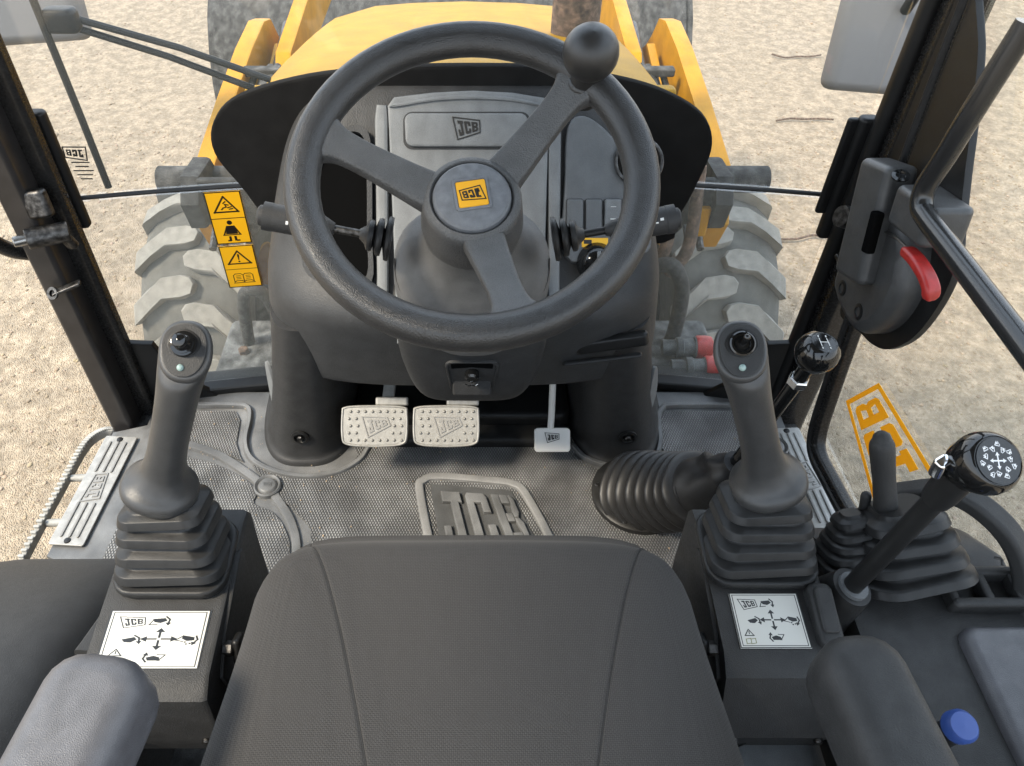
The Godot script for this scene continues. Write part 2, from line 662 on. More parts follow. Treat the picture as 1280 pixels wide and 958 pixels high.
func mat_hollow_shade(unit: Image) -> ImageTexture:  # shade painted into the colour: hollows between the lozenges darker
	var im := Image.create(64, 64, false, Image.FORMAT_RGB8)
	for y in 64:
		for x in 64:
			var k := 0.55 + 0.45 * unit.get_pixel(x, y).r
			im.set_pixel(x, y, Color(k, k, k))
	return ImageTexture.create_from_image(im)

# ------------------------------------------------------------------ the scene

func _ready() -> void:
	set_view()
	make_materials()
	build_ground()
	build_cab()
	build_outside()
	build_dash()
	build_wheel()
	build_pedals()
	build_floor()
	build_litter()
	build_levers()
	build_side_console()
	build_seat()
	build_left_side()
	build_right_side()

func set_view() -> void:
	var cam := Camera3D.new()
	cam.name = "camera"
	cam.position = Vector3(0, 1.17, 0)
	cam.rotation_degrees = Vector3(-45, 0, 0)
	cam.near = 0.05
	cam.far = 600.0
	cam.projection = Camera3D.PROJECTION_FRUSTUM
	cam.size = 2.0 * 0.05 * 479.0 / 960.0
	cam.frustum_offset = Vector2(0.05 * 50.0 / 960.0, 0)
	add_child(cam)
	var we := WorldEnvironment.new()
	we.name = "environment"
	var e := Environment.new()
	e.background_mode = Environment.BG_SKY
	var sm := ProceduralSkyMaterial.new()
	sm.sky_top_color = Color(.80, .87, .95)
	sm.sky_horizon_color = Color(.95, .95, .94)
	sm.sky_curve = .2
	sm.ground_bottom_color = Color(.55, .46, .36)
	sm.ground_horizon_color = Color(.72, .66, .58)
	sm.sun_angle_max = 30
	var sky := Sky.new()
	sky.sky_material = sm
	e.sky = sky
	e.background_energy_multiplier = .75
	e.tonemap_mode = Environment.TONE_MAPPER_LINEAR
	e.tonemap_exposure = 4.7
	e.sdfgi_enabled = true
	e.ssao_enabled = true
	e.ssil_enabled = true
	we.environment = e
	add_child(we)
	var sun := DirectionalLight3D.new()
	sun.name = "sun"
	sun.light_energy = .5
	sun.light_angular_distance = 12.0
	sun.light_color = Color(1, .95, .87)
	sun.shadow_enabled = true
	sun.rotation_degrees = Vector3(-52, -65, 0)
	add_child(sun)

func build_ground() -> void:
	var s := PackedVector3Array()
	quad(s, Vector3(-250, 0, -250), Vector3(250, 0, -250), Vector3(250, 0, 250), Vector3(-250, 0, 250))
	var fixed := PackedVector3Array()
	for i in range(0, 6, 3):
		var up := (s[i + 2] - s[i]).cross(s[i + 1] - s[i]).y > 0
		fixed.append(s[i])
		fixed.append(s[i + 1] if up else s[i + 2])
		fixed.append(s[i + 2] if up else s[i + 1])
	solo("ground", mv(fixed, Vector3(0, GROUND, 0)), M.ground, "dry sandy ground of the yard all round the machine", "ground", "", "structure")
	rng.seed = 77
	var stone := SphereMesh.new()
	stone.radius = 1.0
	stone.height = 1.3
	stone.radial_segments = 6
	stone.rings = 3
	var mm := MultiMesh.new()
	mm.transform_format = MultiMesh.TRANSFORM_3D
	mm.use_colors = true
	mm.mesh = stone
	mm.instance_count = 42000
	for i in mm.instance_count:
		var far := sqrt(rng.randf())
		var p := Vector3(rng.randf_range(-6, 6.5), GROUND, rng.randf_range(-9.5, .5))
		if i % 2 == 0:
			p = Vector3(rng.randf_range(-3.2, 3.2), GROUND, rng.randf_range(-4.5, -.2))
		var r := .003 + .007 * pow(rng.randf(), 4.0)
		if rng.randf() < .002:
			r = rng.randf_range(.011, .018)
		var b := Basis.from_euler(Vector3(rng.randf() * .6, rng.randf() * TAU, rng.randf() * .6)).scaled(Vector3(r, r * .7, r * rng.randf_range(.7, 1.3)))
		mm.set_instance_transform(i, Transform3D(b, p + Vector3.UP * r * .2))
		var k := rng.randf_range(.62, 1.08)
		mm.set_instance_color(i, Color(k, k * rng.randf_range(.94, 1.02), k * rng.randf_range(.88, 1.05)))
	var o := MultiMeshInstance3D.new()
	o.name = "gravel"
	o.multimesh = mm
	o.material_override = M.stone
	add_child(o)
	tag(o, "loose gravel strewn over the sandy yard", "gravel", "", "stuff")

# curved windscreen: how far ahead the glass stands at x
func screen_z(x: float) -> float:
	return 1.205 - .068 * pow(x / .69, 2.0)

func screen_sheet(x0: float, x1: float, y0: float, y1: float, thick: float) -> PackedVector3Array:
	var rings := []
	for i in 25:
		var x := lerpf(x0, x1, i / 24.0)
		var z := screen_z(x)
		rings.append(PackedVector3Array([v(x, y0, z), v(x, y1, z), v(x, y1, z + thick), v(x, y0, z + thick)]))
	return loft(rings)

func screen_path(x0: float, x1: float, y: float, off := 0.0, n := 24) -> Array:
	var r := []
	for i in n + 1:
		var x := lerpf(x0, x1, float(i) / n)
		r.append(v(x, y, screen_z(x) + off))
	return r

func build_cab() -> void:
	# floor pan under the mat, with the open door sill on the left
	var f := prism(PackedVector2Array([Vector2(-.738, -1.13), Vector2(-.70, -1.17), Vector2(.66, -1.17), Vector2(.68, -1.0), Vector2(.68, .5), Vector2(-.66, .5), Vector2(-.66, -.70), Vector2(-.755, -.74)]), .06, .004)
	# prism runs along +z; lay it flat
	f = xf(f, Transform3D(Basis(Vector3(1, 0, 0), Vector3(0, 0, 1), Vector3(0, 1, 0)), Vector3(0, -.075, 0)))
	solo("cab_floor", orient(f), M.dusty_dark, "dark steel floor pan of the cab under the rubber mat", "floor", "", "structure")
	# roof over the driver, out of view, keeps sky light off the interior
	solo("cab_roof", mv(rbox(1.62, .10, 1.95, .04), v(-.02, 1.74, .25)), M.panel, "pale roof lining out of view over the whole cab, shading it from above", "roof", "", "structure")
	# windscreen: two panes and the seal between them
	var t := thing("windscreen", "bowed cab windscreen of an upper and a lower glass pane", "windscreen", v(0, 0, 1.2))
	piece("upper_pane", screen_sheet(-.700, .625, .476, 1.25, .005), M.glass, t)
	piece("lower_pane", screen_sheet(-.700, .625, .012, .464, .005), M.glass_low, t)
	piece("seal", sweep(screen_path(-.705, .64, .470, .0025), .0040, 8), M.black, t)
	# small dark print on the glass, read from outside
	var st := thing("glass_mark", "small black printed maker's mark on the upper left windscreen", "mark", v(-.63, .53, 1.14))
	var L := emblem([Vector2(-.022, .012), Vector2(.020, .010), Vector2(.022, -.010), Vector2(-.016, -.014)], .002, .0006)
	var face := Transform3D(Basis(Vector3(-1, 0, -.1).normalized(), Vector3.UP, Vector3(-.1, 0, 1).normalized() * -1.0), v(-.644, .553, screen_z(-.64) - .001))
	piece("logo", xf(L, face), M.ink, st, 20)
	for i in 5:
		var wd: float = [.03, .022, .034, .026, .02][i]
		piece("print_line", mv(rbox(wd, .0022, .0006, .0002), v(-.642, .536 - i * .0075, screen_z(-.64) - .001)), M.ink, st)
	var sm := solo("glass_mark", xf(emblem([Vector2(-.016, .009), Vector2(.016, .007), Vector2(.016, -.007), Vector2(-.012, -.010)], .0014, .0006), Transform3D(Basis(Vector3(-1, 0, 0), Vector3.UP, Vector3(0, 0, -1)), v(-.565, .135, screen_z(-.565) - .002))), M.ink, "tiny black printed mark low on the windscreen behind the left joystick", "mark", "", "", 20)
	# sill bar along the foot of the windscreen
	solo("windscreen_sill", joined([sweep(screen_path(-.66, .63, .004, -.012), .016, 4, false, rrect(2, 1.4, .3, 3)), sweep(screen_path(-.66, .63, -.015, .02), .03, 4, false, rrect(2, 1.2, .3, 3))]), M.black, "black sill bar along the foot of the windscreen", "sill")
	# corner gussets between posts and sill
	for s in [-1, 1]:
		var g := prism(PackedVector2Array([Vector2(0, -.06), Vector2(.13, -.06), Vector2(.135, .0), Vector2(.10, .035), Vector2(.06, .11), Vector2(.045, .16), Vector2(0, .17)]), .012, .003)
		var x := -.672 if s < 0 else .625
		solo("post_gusset", xf(g, Transform3D(Basis(Vector3(-s, 0, -.18).normalized(), Vector3.UP, Vector3(0, 0, 1)), v(x, 0, 1.12))), M.black, "black corner gusset at the foot of the left windscreen post" if s < 0 else "black corner gusset at the foot of the right windscreen post behind the gear knob", "gusset", "windscreen corner gussets")
	# left post: square tube with a rubber edge
	var lp := thing("windscreen_post", "square dark steel cab post at the open left doorway", "cab post", v(-.69, -.06, 1.08), "front cab posts")
	piece("tube", mv(rbox(.046, 1.75, .056, .006), v(-.716, .80, 1.072)), M.pillar, lp)
	piece("edge_strip", mv(rbox(.036, 1.75, .03, .006), v(-.682, .80, 1.104)), M.paint, lp)
	var rp := thing("windscreen_post", "black steel cab post on the right behind the door latch", "cab post", v(.65, -.06, 1.1), "front cab posts")
	piece("tube", mv(rbox(.058, 1.75, .062, .012), v(.665, .80, 1.095)), M.paint, rp)
	piece("edge_strip", mv(rbox(.024, 1.75, .03, .008), v(.63, .80, 1.115)), M.black, rp)
	# upper windscreen frame ends with their hinge blocks
	var fl := solo("window_frame", mv(rbox(.028, .21, .022, .006), v(-.674, .525, 1.135)), M.black, "black edge frame of the upper windscreen at the left post", "window frame", "upper windscreen frames")
	var fr := solo("window_frame", joined([mv(rbox(.030, .22, .024, .006), v(.618, .51, 1.135)), mv(rbox(.02, .17, .012, .004), v(.598, .53, 1.14))]), M.black, "black edge frame of the upper windscreen at the right post", "window frame", "upper windscreen frames")
	# warning stickers on the lower pane
	var d1 := warn_one()
	var d2 := warn_two()
	for k in 2:
		var y1 := .463 if k == 0 else .3505
		var y0 := .3555 if k == 0 else .256
		var xa := -.466
		var xb := -.404
		var o := thing("warning_sticker", "yellow warning sticker with a danger triangle above a seated figure" if k == 0 else "yellow warning sticker with a danger triangle above an open manual", "sticker", v(-.435, y0, 1.17), "yellow stickers on the windscreen")
		piece("backing", loft([PackedVector3Array([v(xa, y0, screen_z(xa) - .0012), v(xa, y1, screen_z(xa) - .0012), v(xa, y1, screen_z(xa) - .0004), v(xa, y0, screen_z(xa) - .0004)]), PackedVector3Array([v(xb, y0, screen_z(xb) - .0012), v(xb, y1, screen_z(xb) - .0012), v(xb, y1, screen_z(xb) - .0004), v(xb, y0, screen_z(xb) - .0004)])]), M.sticker, o)
		print_piece("print", [v(xa, y1, screen_z(xa) - .0016), v(xb, y1, screen_z(xb) - .0016), v(xb, y0, screen_z(xb) - .0016), v(xa, y0, screen_z(xa) - .0016)], d1 if k == 0 else d2, o)

func warn_base(h: int) -> Image:
	var im := Image.create(160, h, false, Image.FORMAT_RGB8)
	im.fill(Color(.06, .05, .03))
	im.fill_rect(Rect2i(5, 5, 150, h - 10), Color(.96, .70, .07))
	return im

func warn_tri(im: Image, c: Vector2, r: float) -> void:
	var ink := Color(.10, .07, .04)
	var p := [c + Vector2(0, -r * .72), c + Vector2(r * .95, r * .72), c + Vector2(-r * .95, r * .72)]
	stroke(im, p, 8, ink, true)
	for q in p:
		disc(im, q, 4.5, ink)

func warn_one() -> StandardMaterial3D:
	var ink := Color(.10, .07, .04)
	var im := warn_base(280)
	warn_tri(im, Vector2(80, 66), 56)
	for q in [[62, 92, 70, 84], [70, 84, 84, 80], [84, 80, 80, 66], [80, 66, 94, 70], [90, 84, 106, 80], [96, 92, 110, 90], [74, 60, 84, 52]]:
		stroke(im, [Vector2(q[0], q[1]), Vector2(q[2], q[3])], 6, ink)
	im.fill_rect(Rect2i(5, 138, 150, 4), ink)
	disc(im, Vector2(80, 163), 12, ink)
	paint(im, PackedVector2Array([Vector2(64, 180), Vector2(96, 180), Vector2(108, 226), Vector2(52, 226)]), ink)
	stroke(im, [Vector2(64, 184), Vector2(44, 228)], 7, ink)
	stroke(im, [Vector2(96, 184), Vector2(116, 228)], 7, ink)
	im.fill_rect(Rect2i(38, 228, 84, 5), ink)
	for x in [62, 86]:
		im.fill_rect(Rect2i(x, 238, 11, 26), ink)
	for x in [54, 94]:
		im.fill_rect(Rect2i(x, 258, 16, 8), ink)
	return printed(im)

func warn_two() -> StandardMaterial3D:
	var ink := Color(.10, .07, .04)
	var im := warn_base(270)
	warn_tri(im, Vector2(80, 74), 56)
	paint(im, PackedVector2Array([Vector2(76, 52), Vector2(86, 56), Vector2(82, 90), Vector2(77, 90)]), ink)
	disc(im, Vector2(80, 100), 5, ink)
	im.fill_rect(Rect2i(5, 148, 150, 3), ink)
	for k in 2:
		var x := 34 + k * 46
		stroke(im, [Vector2(x, 190), Vector2(x + 10, 180), Vector2(x + 36, 180), Vector2(x + 46, 190), Vector2(x + 46, 234), Vector2(x + 36, 226), Vector2(x + 10, 226), Vector2(x, 234)], 4, ink, true)
		for j in 3:
			im.fill_rect(Rect2i(x + 12, 192 + j * 10, 22, 3), ink)
	im.fill_rect(Rect2i(28, 238, 104, 4), ink)
	return printed(im)

# ------------------------------------------------------------------ outside the glass

func side_prism(pts: Array, x0: float, width: float, bevel: float) -> PackedVector3Array:
	# outline given as (ahead, y), pushed along +x from x0
	var q := PackedVector2Array()
	for p in pts:
		q.append(Vector2(p[0], p[1]))
	return xf(prism(q, width, bevel), Transform3D(Basis(Vector3(0, 0, -1), Vector3.UP, Vector3(1, 0, 0)), Vector3(x0, 0, 0)))

func build_outside() -> void:
	# bonnet: cross sections from the cab forward
	var secs := []
	for k in 9:
		var t := k / 8.0
		var z := lerpf(1.30, 2.36, t)
		var top := lerpf(.610, .385, pow(t, 1.25)) - (.05 * smoothstep(.85, 1.0, t))
		var w := lerpf(.375, .365, t) - .05 * smoothstep(.8, 1.0, t)
		var R := PackedVector3Array()
		var shape := [[-1, -.3], [-1, top - .075], [-.975, top - .045], [-.92, top - .028], [-.70, top - .006], [-.4, top + .002], [0, top + .006], [.4, top + .002], [.70, top - .006], [.92, top - .028], [.975, top - .045], [1, top - .075], [1, -.3]]
		for q in shape:
			R.append(v(-.02 + q[0] * w, q[1], z))
		secs.append(R)
	var bn := thing("engine_bonnet", "yellow engine bonnet sloping away ahead of the windscreen", "bonnet", v(-.02, -.3, 1.8))
	piece("shell", loft(secs), M.yellow_bright, bn, 34)
	piece("rear_trim", mv(rbox(.74, .03, .03, .008), v(-.02, .585, 1.285)), M.yellow_bright, bn)
	piece("latch", mv(rbox(.05, .012, .03, .004), v(.13, .475, 1.92)), M.rust, bn)
	# exhaust
	var ex := thing("exhaust_stack", "dusty rust brown exhaust stack standing beside the bonnet", "exhaust", v(.215, .4, 1.66))
	piece("pipe", mv(lathe([[.050, 0], [.050, 1.0], [.046, 1.0], [.046, .5]], 28), v(.215, .40, 1.66)), M.rust, ex)
	piece("collar", mv(lathe([[.064, 0], [.064, .02], [.052, .03], [.052, .0]], 28), v(.215, .48, 1.66)), M.rust, ex)
	# black bulkhead behind the dash
	var pts := cm2([Vector2(-.352, .40), Vector2(-.392, .48), Vector2(-.424, .545), Vector2(-.412, .60), Vector2(-.362, .642), Vector2(-.25, .673), Vector2(-.12, .686), Vector2(0, .689), Vector2(.12, .686), Vector2(.22, .671), Vector2(.30, .648), Vector2(.366, .61), Vector2(.392, .56), Vector2(.385, .50), Vector2(.36, .42), Vector2(.30, .36), Vector2(-.30, .36)], 5)
	solo("rear_bulkhead", xf(prism(pts, .012, .004), Transform3D(Basis(), v(0, 0, 1.17))), M.cowl, "matt black rounded bulkhead panel between dashboard and windscreen", "panel")
	# loader towers, arms, links and rams on both sides
	for s in [-1, 1]:
		var x: float = -.02 + s * .595
		var side := "left" if s < 0 else "right"
		var tw := thing("loader_tower", "dusty dark loader tower bracket outside the windscreen on the " + side, "bracket", v(x, -.3, 1.5), "loader towers")
		piece("side_plate", side_prism([[1.43, .22], [1.56, .20], [1.58, .27], [1.55, .325], [1.45, .335], [1.41, .29]], -.03 + s * .565 - .02, .04, .01), M.dusty_dark, tw)
		piece("cross_plate", mv(rbox(.13, .11, .02, .006), v(-.03 + s * .49, .275, 1.45)), M.dusty_dark, tw)
		piece("pivot_pin", cyl(v(x - .09, .27, 1.55), v(x + .09, .27, 1.55), .03), M.dusty, tw)
		var arm := thing("loader_boom", "yellow loader arm reaching forward along the %s of the bonnet" % side, "loader arm", v(x, -.8, 2.4), "loader arms")
		piece("boom", side_prism([[1.52, .17], [1.60, .275], [1.85, .315], [2.10, .345], [2.28, .352], [2.36, .33], [2.42, .26], [3.0, -.25], [3.45, -.72], [3.36, -.86], [2.9, -.45], [2.3, .10], [1.9, .12], [1.56, .08]], x - .023, .046, .006), M.yellow, arm)
		piece("inner_flange", side_prism([[1.75, .20], [2.25, .30], [2.34, .24], [2.25, .16], [1.75, .14]], x - s * .06 - .012, .024, .004), M.yellow, arm)
		var xl: float = -.035 + s * .475
		var ln := thing("loader_link", "yellow bucket link bar rising inside the %s loader arm" % side, "link bar", v(xl, -.2, 2.5), "bucket links")
		piece("bar", side_prism([[2.02, .26], [2.10, .335], [2.55, .37], [3.2, .30], [3.25, .22], [2.6, .22], [2.1, .20]], xl - .021, .042, .006), M.yellow, ln)
		piece("pin", cyl(v(xl - .045, .28, 2.08), v(xl + .045, .28, 2.08), .03), M.dusty, ln)
		var rm := thing("hydraulic_ram", "dusty grey hydraulic ram between bonnet and %s loader arm" % side, "hydraulic ram", v(xl, 0, 1.9), "loader rams")
		piece("cylinder", cyl(v(xl + s * .01, .18, 1.50), v(xl + s * .015, .285, 2.0), .034), M.dusty, rm)
		piece("rod", cyl(v(xl + s * .015, .285, 2.0), v(xl + s * .02, .33, 2.3), .018), M.dull_steel, rm)
		piece("gland", cyl(v(xl + s * .015, .275, 1.96), v(xl + s * .015, .289, 2.02), .042), M.dusty, rm)
		for k in 2:
			piece("pipe", sweep(cm([v(xl + s * .055 + k * .025 * s, .15, 1.45), v(xl + s * .05 + k * .025 * s, .25, 1.7), v(xl + s * .045 + k * .022 * s, .31, 2.05)], 5), .009, 8), M.dull_steel, rm)
		piece("clamp", mv(rbox(.10, .02, .03, .004), v(xl + s * .04, .325, 2.0)), M.dusty, rm)
		var mg := thing("chassis_frame", "dusty grey side frame of the chassis below the windscreen on the " + side, "chassis", v(x, -.5, 1.4), "chassis side frames")
		piece("deck", mv(rbox(.22, .06, .20, .012), v(-.01 + s * .46, -.06, 1.32)), M.chassis, mg)
		piece("rail", mv(rbox(.10, .5, 1.6, .012), v(-.01 + s * .33, -.36, 2.0)), M.dusty_dark, mg)
		piece("bolt", cyl(v(-.01 + s * .515, -.032, 1.30), v(-.01 + s * .515, -.018, 1.30), .012, 6), M.rust, mg)
	# front tyres
	var axle := thing("front_axle", "front axle with two dusty chunky lugged wheels seen through the windscreen", "axle", v(-.04, GROUND, 2.19))
	piece("beam", cyl(v(-.8, GROUND + .465, 2.19), v(.75, GROUND + .465, 2.19), .09), M.dusty_dark, axle)
	var ty := make_wheel(axle)
	ty.position = Vector3(-.835, .465, 0)
	var t2 := ty.duplicate()
	t2.name = "wheel_001"
	axle.add_child(t2)
	t2.position = Vector3(.84, .465, 0)
	# bucket at the far end
	var prof := []
	var inner := []
	for i in 13:
		var a := lerpf(-1.75, 1.35, i / 12.0)
		prof.append([3.80 - .48 * cos(a) + (.25 if i == 0 else 0.0), -.48 + .56 * sin(a)])
		inner.append([3.80 - .45 * cos(a) + (.25 if i == 0 else 0.0), -.48 + .53 * sin(a) + .01])
	inner.reverse()
	var bk := thing("loader_bucket", "wide dusty grey loader bucket held low beyond the bonnet", "bucket", v(-.1, GROUND, 3.7))
	piece("shell", side_prism(prof + inner, -1.12, 2.06, 0.0), M.dusty, bk)
	for s in [0, 1]:
		piece("end_plate", side_prism(prof, -1.15 + s * 2.08, .03, 0.0), M.dusty, bk)
	piece("top_rib", mv(rbox(2.1, .10, .06, .01), v(-.1, .04, 3.70)), M.dusty_dark, bk)
	for k in 2:
		piece("hinge_bracket", mv(rbox(.06, .3, .16, .01), v(-.62 + k * 1.18, -.45, 3.33)), M.yellow, bk)
	# hoses and couplings low behind the glass
	var h1 := solo("hydraulic_hose", sweep(cm([v(-.53, -.12, 1.34), v(-.515, .02, 1.33), v(-.50, .115, 1.32), v(-.475, .135, 1.32), v(-.45, .10, 1.33), v(-.44, -.05, 1.36)], 8), .014, 12), M.hose, "grey hydraulic hose looping up behind the yellow stickers", "hose", "hydraulic hoses")
	var h2 := solo("hydraulic_hose", sweep(cm([v(.40, .17, 1.36), v(.435, .175, 1.35), v(.462, .12, 1.34), v(.468, .0, 1.34), v(.455, -.11, 1.34)], 8), .017, 12), M.hose, "black hydraulic hose arching beside the red capped couplings", "hose", "hydraulic hoses")
	for k in 2:
		solo("steel_pipe", sweep(cm([v(.425 + k * .05, .36, 1.45), v(.43 + k * .05, .23, 1.42), v(.42 + k * .05, .17, 1.40), v(.38 + k * .06, .12, 1.40)], 6), .014, 10), M.rust, ["rust brown hydraulic pipe nearest the dashboard on the right", "rust brown hydraulic pipe next to the right front tyre"][k], "pipe", "rusty hydraulic pipes")
	solo("yellow_bracket", mv(rbox(.03, .07, .03, .004), v(.50, .235, 1.44)), M.yellow, "small yellow bracket end beside the right rusty pipes", "bracket")
	for k in 2:
		var c := thing("hydraulic_coupling", ["grey hydraulic coupling with a red cap, the upper of two", "grey hydraulic coupling with a red cap, the lower of two"][k], "coupling", v(.48, -.03, 1.26), "red capped couplings")
		var a := v(.43 + k * .01, -.003 - k * .004, 1.287 - k * .062)
		var b := v(.505 + k * .008, -.001 - k * .004, 1.285 - k * .062)
		piece("body", xf(lathe([[.018, 0], [.018, .03], [.024, .032], [.024, .045], [.020, .047], [.020, .07], [.024, .072], [.024, a.distance_to(b)]], 16), along(a, b)), M.chassis, c)
		piece("cap", xf(lathe([[.025, 0], [.027, .004], [.027, .022], [.025, .034], [.018, .038]], 16), along(b, b + (b - a))), M.red, c)
	# wiper outside the upper pane
	var wp := thing("wiper", "black windscreen wiper with twin arms and blade at the left", "wiper", v(-.33, .6, 1.23))
	for k in 2:
		piece("arm", sweep([v(-.325 - k * .03, .640 - k * .014, 1.222), v(-.46 - k * .02, .69 - k * .014, 1.225), v(-.60, .752 - k * .014, 1.185)], .0055, 8), M.black, wp)
	piece("blade", sweep([v(-.622, .478, 1.166), v(-.626, .60, 1.17), v(-.630, .74, 1.17), v(-.634, .90, 1.17)], .006, 8), M.black, wp)
	piece("pivot", mv(rbox(.05, .035, .03, .008), v(-.605, .748, 1.18)), M.black, wp)
	# mirrors beyond the upper corners
	for s in [-1, 1]:
		var c: Vector3 = v(-.915, .60, 1.68) if s < 0 else v(.855, .52, 1.62)
		var m := thing("door_mirror", "grey backed mirror head outside the upper left of the cab" if s < 0 else "grey backed mirror head outside the upper right of the cab", "mirror", c, "side mirrors")
		piece("housing", xf(rbox(.22, .26, .06, .02, .03), Transform3D(Basis.from_euler(Vector3(-.3, s * -.2, 0)), c + Vector3(0, .06, 0))), M.mirror, m)
		piece("arm", sweep(cm([c + Vector3(0, .1, .03), c + Vector3(-s * .05, .3, .2), v(s * .70, 1.1, 1.12)], 5), .011, 10), M.black, m)

func make_wheel(axle: Node3D) -> Node3D:
	var t := Node3D.new()
	t.name = "wheel"
	axle.add_child(t)
	var R := .432
	var W := .165
	var sideways := Basis(Vector3(0, 1, 0), Vector3(1, 0, 0), Vector3(0, 0, -1))  # lathe axis y -> x
	var body := lathe([[.24, -.13], [.30, -.162], [.37, -.168], [R - .02, -W], [R, -W + .03], [R + .004, -.08], [R + .007, 0], [R + .004, .08], [R, W - .03], [R - .02, W], [.37, .168], [.30, .162], [.24, .13], [.235, 0]], 56)
	piece("carcass", xf(body, Transform3D(sideways, Vector3.ZERO)), M.tyre, t, 50, true)
	piece("rim", xf(lathe([[.05, -.05], [.235, -.05], [.25, -.13], [.238, -.135], [.22, -.06], [.22, .06], [.238, .135], [.25, .13], [.235, .05], [.05, .05]], 40), Transform3D(sideways, Vector3.ZERO)), M.yellow, t, 40, true)
	# one lug: outline in (across, round), wrapped on the tyre
	var shapes := []
	for s in [-1, 1]:
		var outline := [[-.022, .014], [-.008, .032], [.02, .038], [.078, .030], [.125, -.008], [.172, -.052], [.172, -.112], [.125, -.072], [.075, -.036], [.015, -.030], [-.014, -.014]]
		var rings := []
		for lay in [[0.0, .002], [0.0, -.030], [.005, -.037]]:
			var ringp := PackedVector3Array()
			for q in outline:
				var cx := .08
				var cy := -.02
				var a: float = q[0] + signf(cx - q[0]) * float(lay[0])
				var b: float = q[1] + signf(cy - q[1]) * float(lay[0]) * .7
				var rad: float = R - lay[1] - (.012 if q[0] > .15 else 0.0)
				var th := b / R
				ringp.append(Vector3(s * a, cos(th) * rad, sin(th) * -rad))
			rings.append(ringp)
		# the foot sinks into the carcass
		var foot := PackedVector3Array()
		for p in rings[0]:
			foot.append(Vector3(p.x, p.y * .95, p.z * .95))
		shapes.append(fin(loft([foot] + rings), 48))
	for i in 17:
		for s in 2:
			var o := MeshInstance3D.new()
			o.name = "tread_lug"
			var n := i * 2 + s
			if n > 0:
				o.name = "tread_lug_%03d" % n
			o.mesh = shapes[s]
			o.material_override = M.lug
			o.rotation.x = TAU * (i + .5 * s) / 17.0
			t.add_child(o)
	return t

# ------------------------------------------------------------------ dashboard

# dash face: x across, s up the slope, h out of it
const DASH := Transform3D(Basis(Vector3(1, 0, 0), Vector3(0, .7385, -.6743), Vector3(0, .6743, .7385)), Vector3(0, .42, -.92))

func on_dash(s: PackedVector3Array, x := 0.0, up := 0.0, h := 0.0) -> PackedVector3Array:
	return xf(s, DASH * Transform3D(Basis(), Vector3(x, up, h)))

func d_plan(w: float, zf: float, y: float, n: float, cx := 0.0, zb := 1.165) -> PackedVector3Array:
	var r := PackedVector3Array()
	for i in 41:
		var a := PI * i / 40.0
		r.append(v(cx - w * signf(cos(a)) * pow(absf(cos(a)), 2.0 / n), y, zb - (zb - zf) * pow(sin(a) if i % 40 else 0.0, 2.0 / n)))
	return r

func curve_rings(rows: Array, per := 4) -> Array:  # rows of numbers, smoothed between
	var out := []
	for i in rows.size() - 1:
		for k in per:
			var t := float(k) / per
			var r := []
			for c in rows[i].size():
				var p1: float = rows[i][c]
				var p2: float = rows[i + 1][c]
				var p0: float = rows[maxi(i - 1, 0)][c]
				var p3: float = rows[mini(i + 2, rows.size() - 1)][c]
				r.append(0.5 * (2.0 * p1 + (p2 - p0) * t + (2.0 * p0 - 5.0 * p1 + 4.0 * p2 - p3) * t * t + (3.0 * p1 - p0 - 3.0 * p2 + p3) * t * t * t))
			out.append(r)
	out.append(rows[-1])
	return out

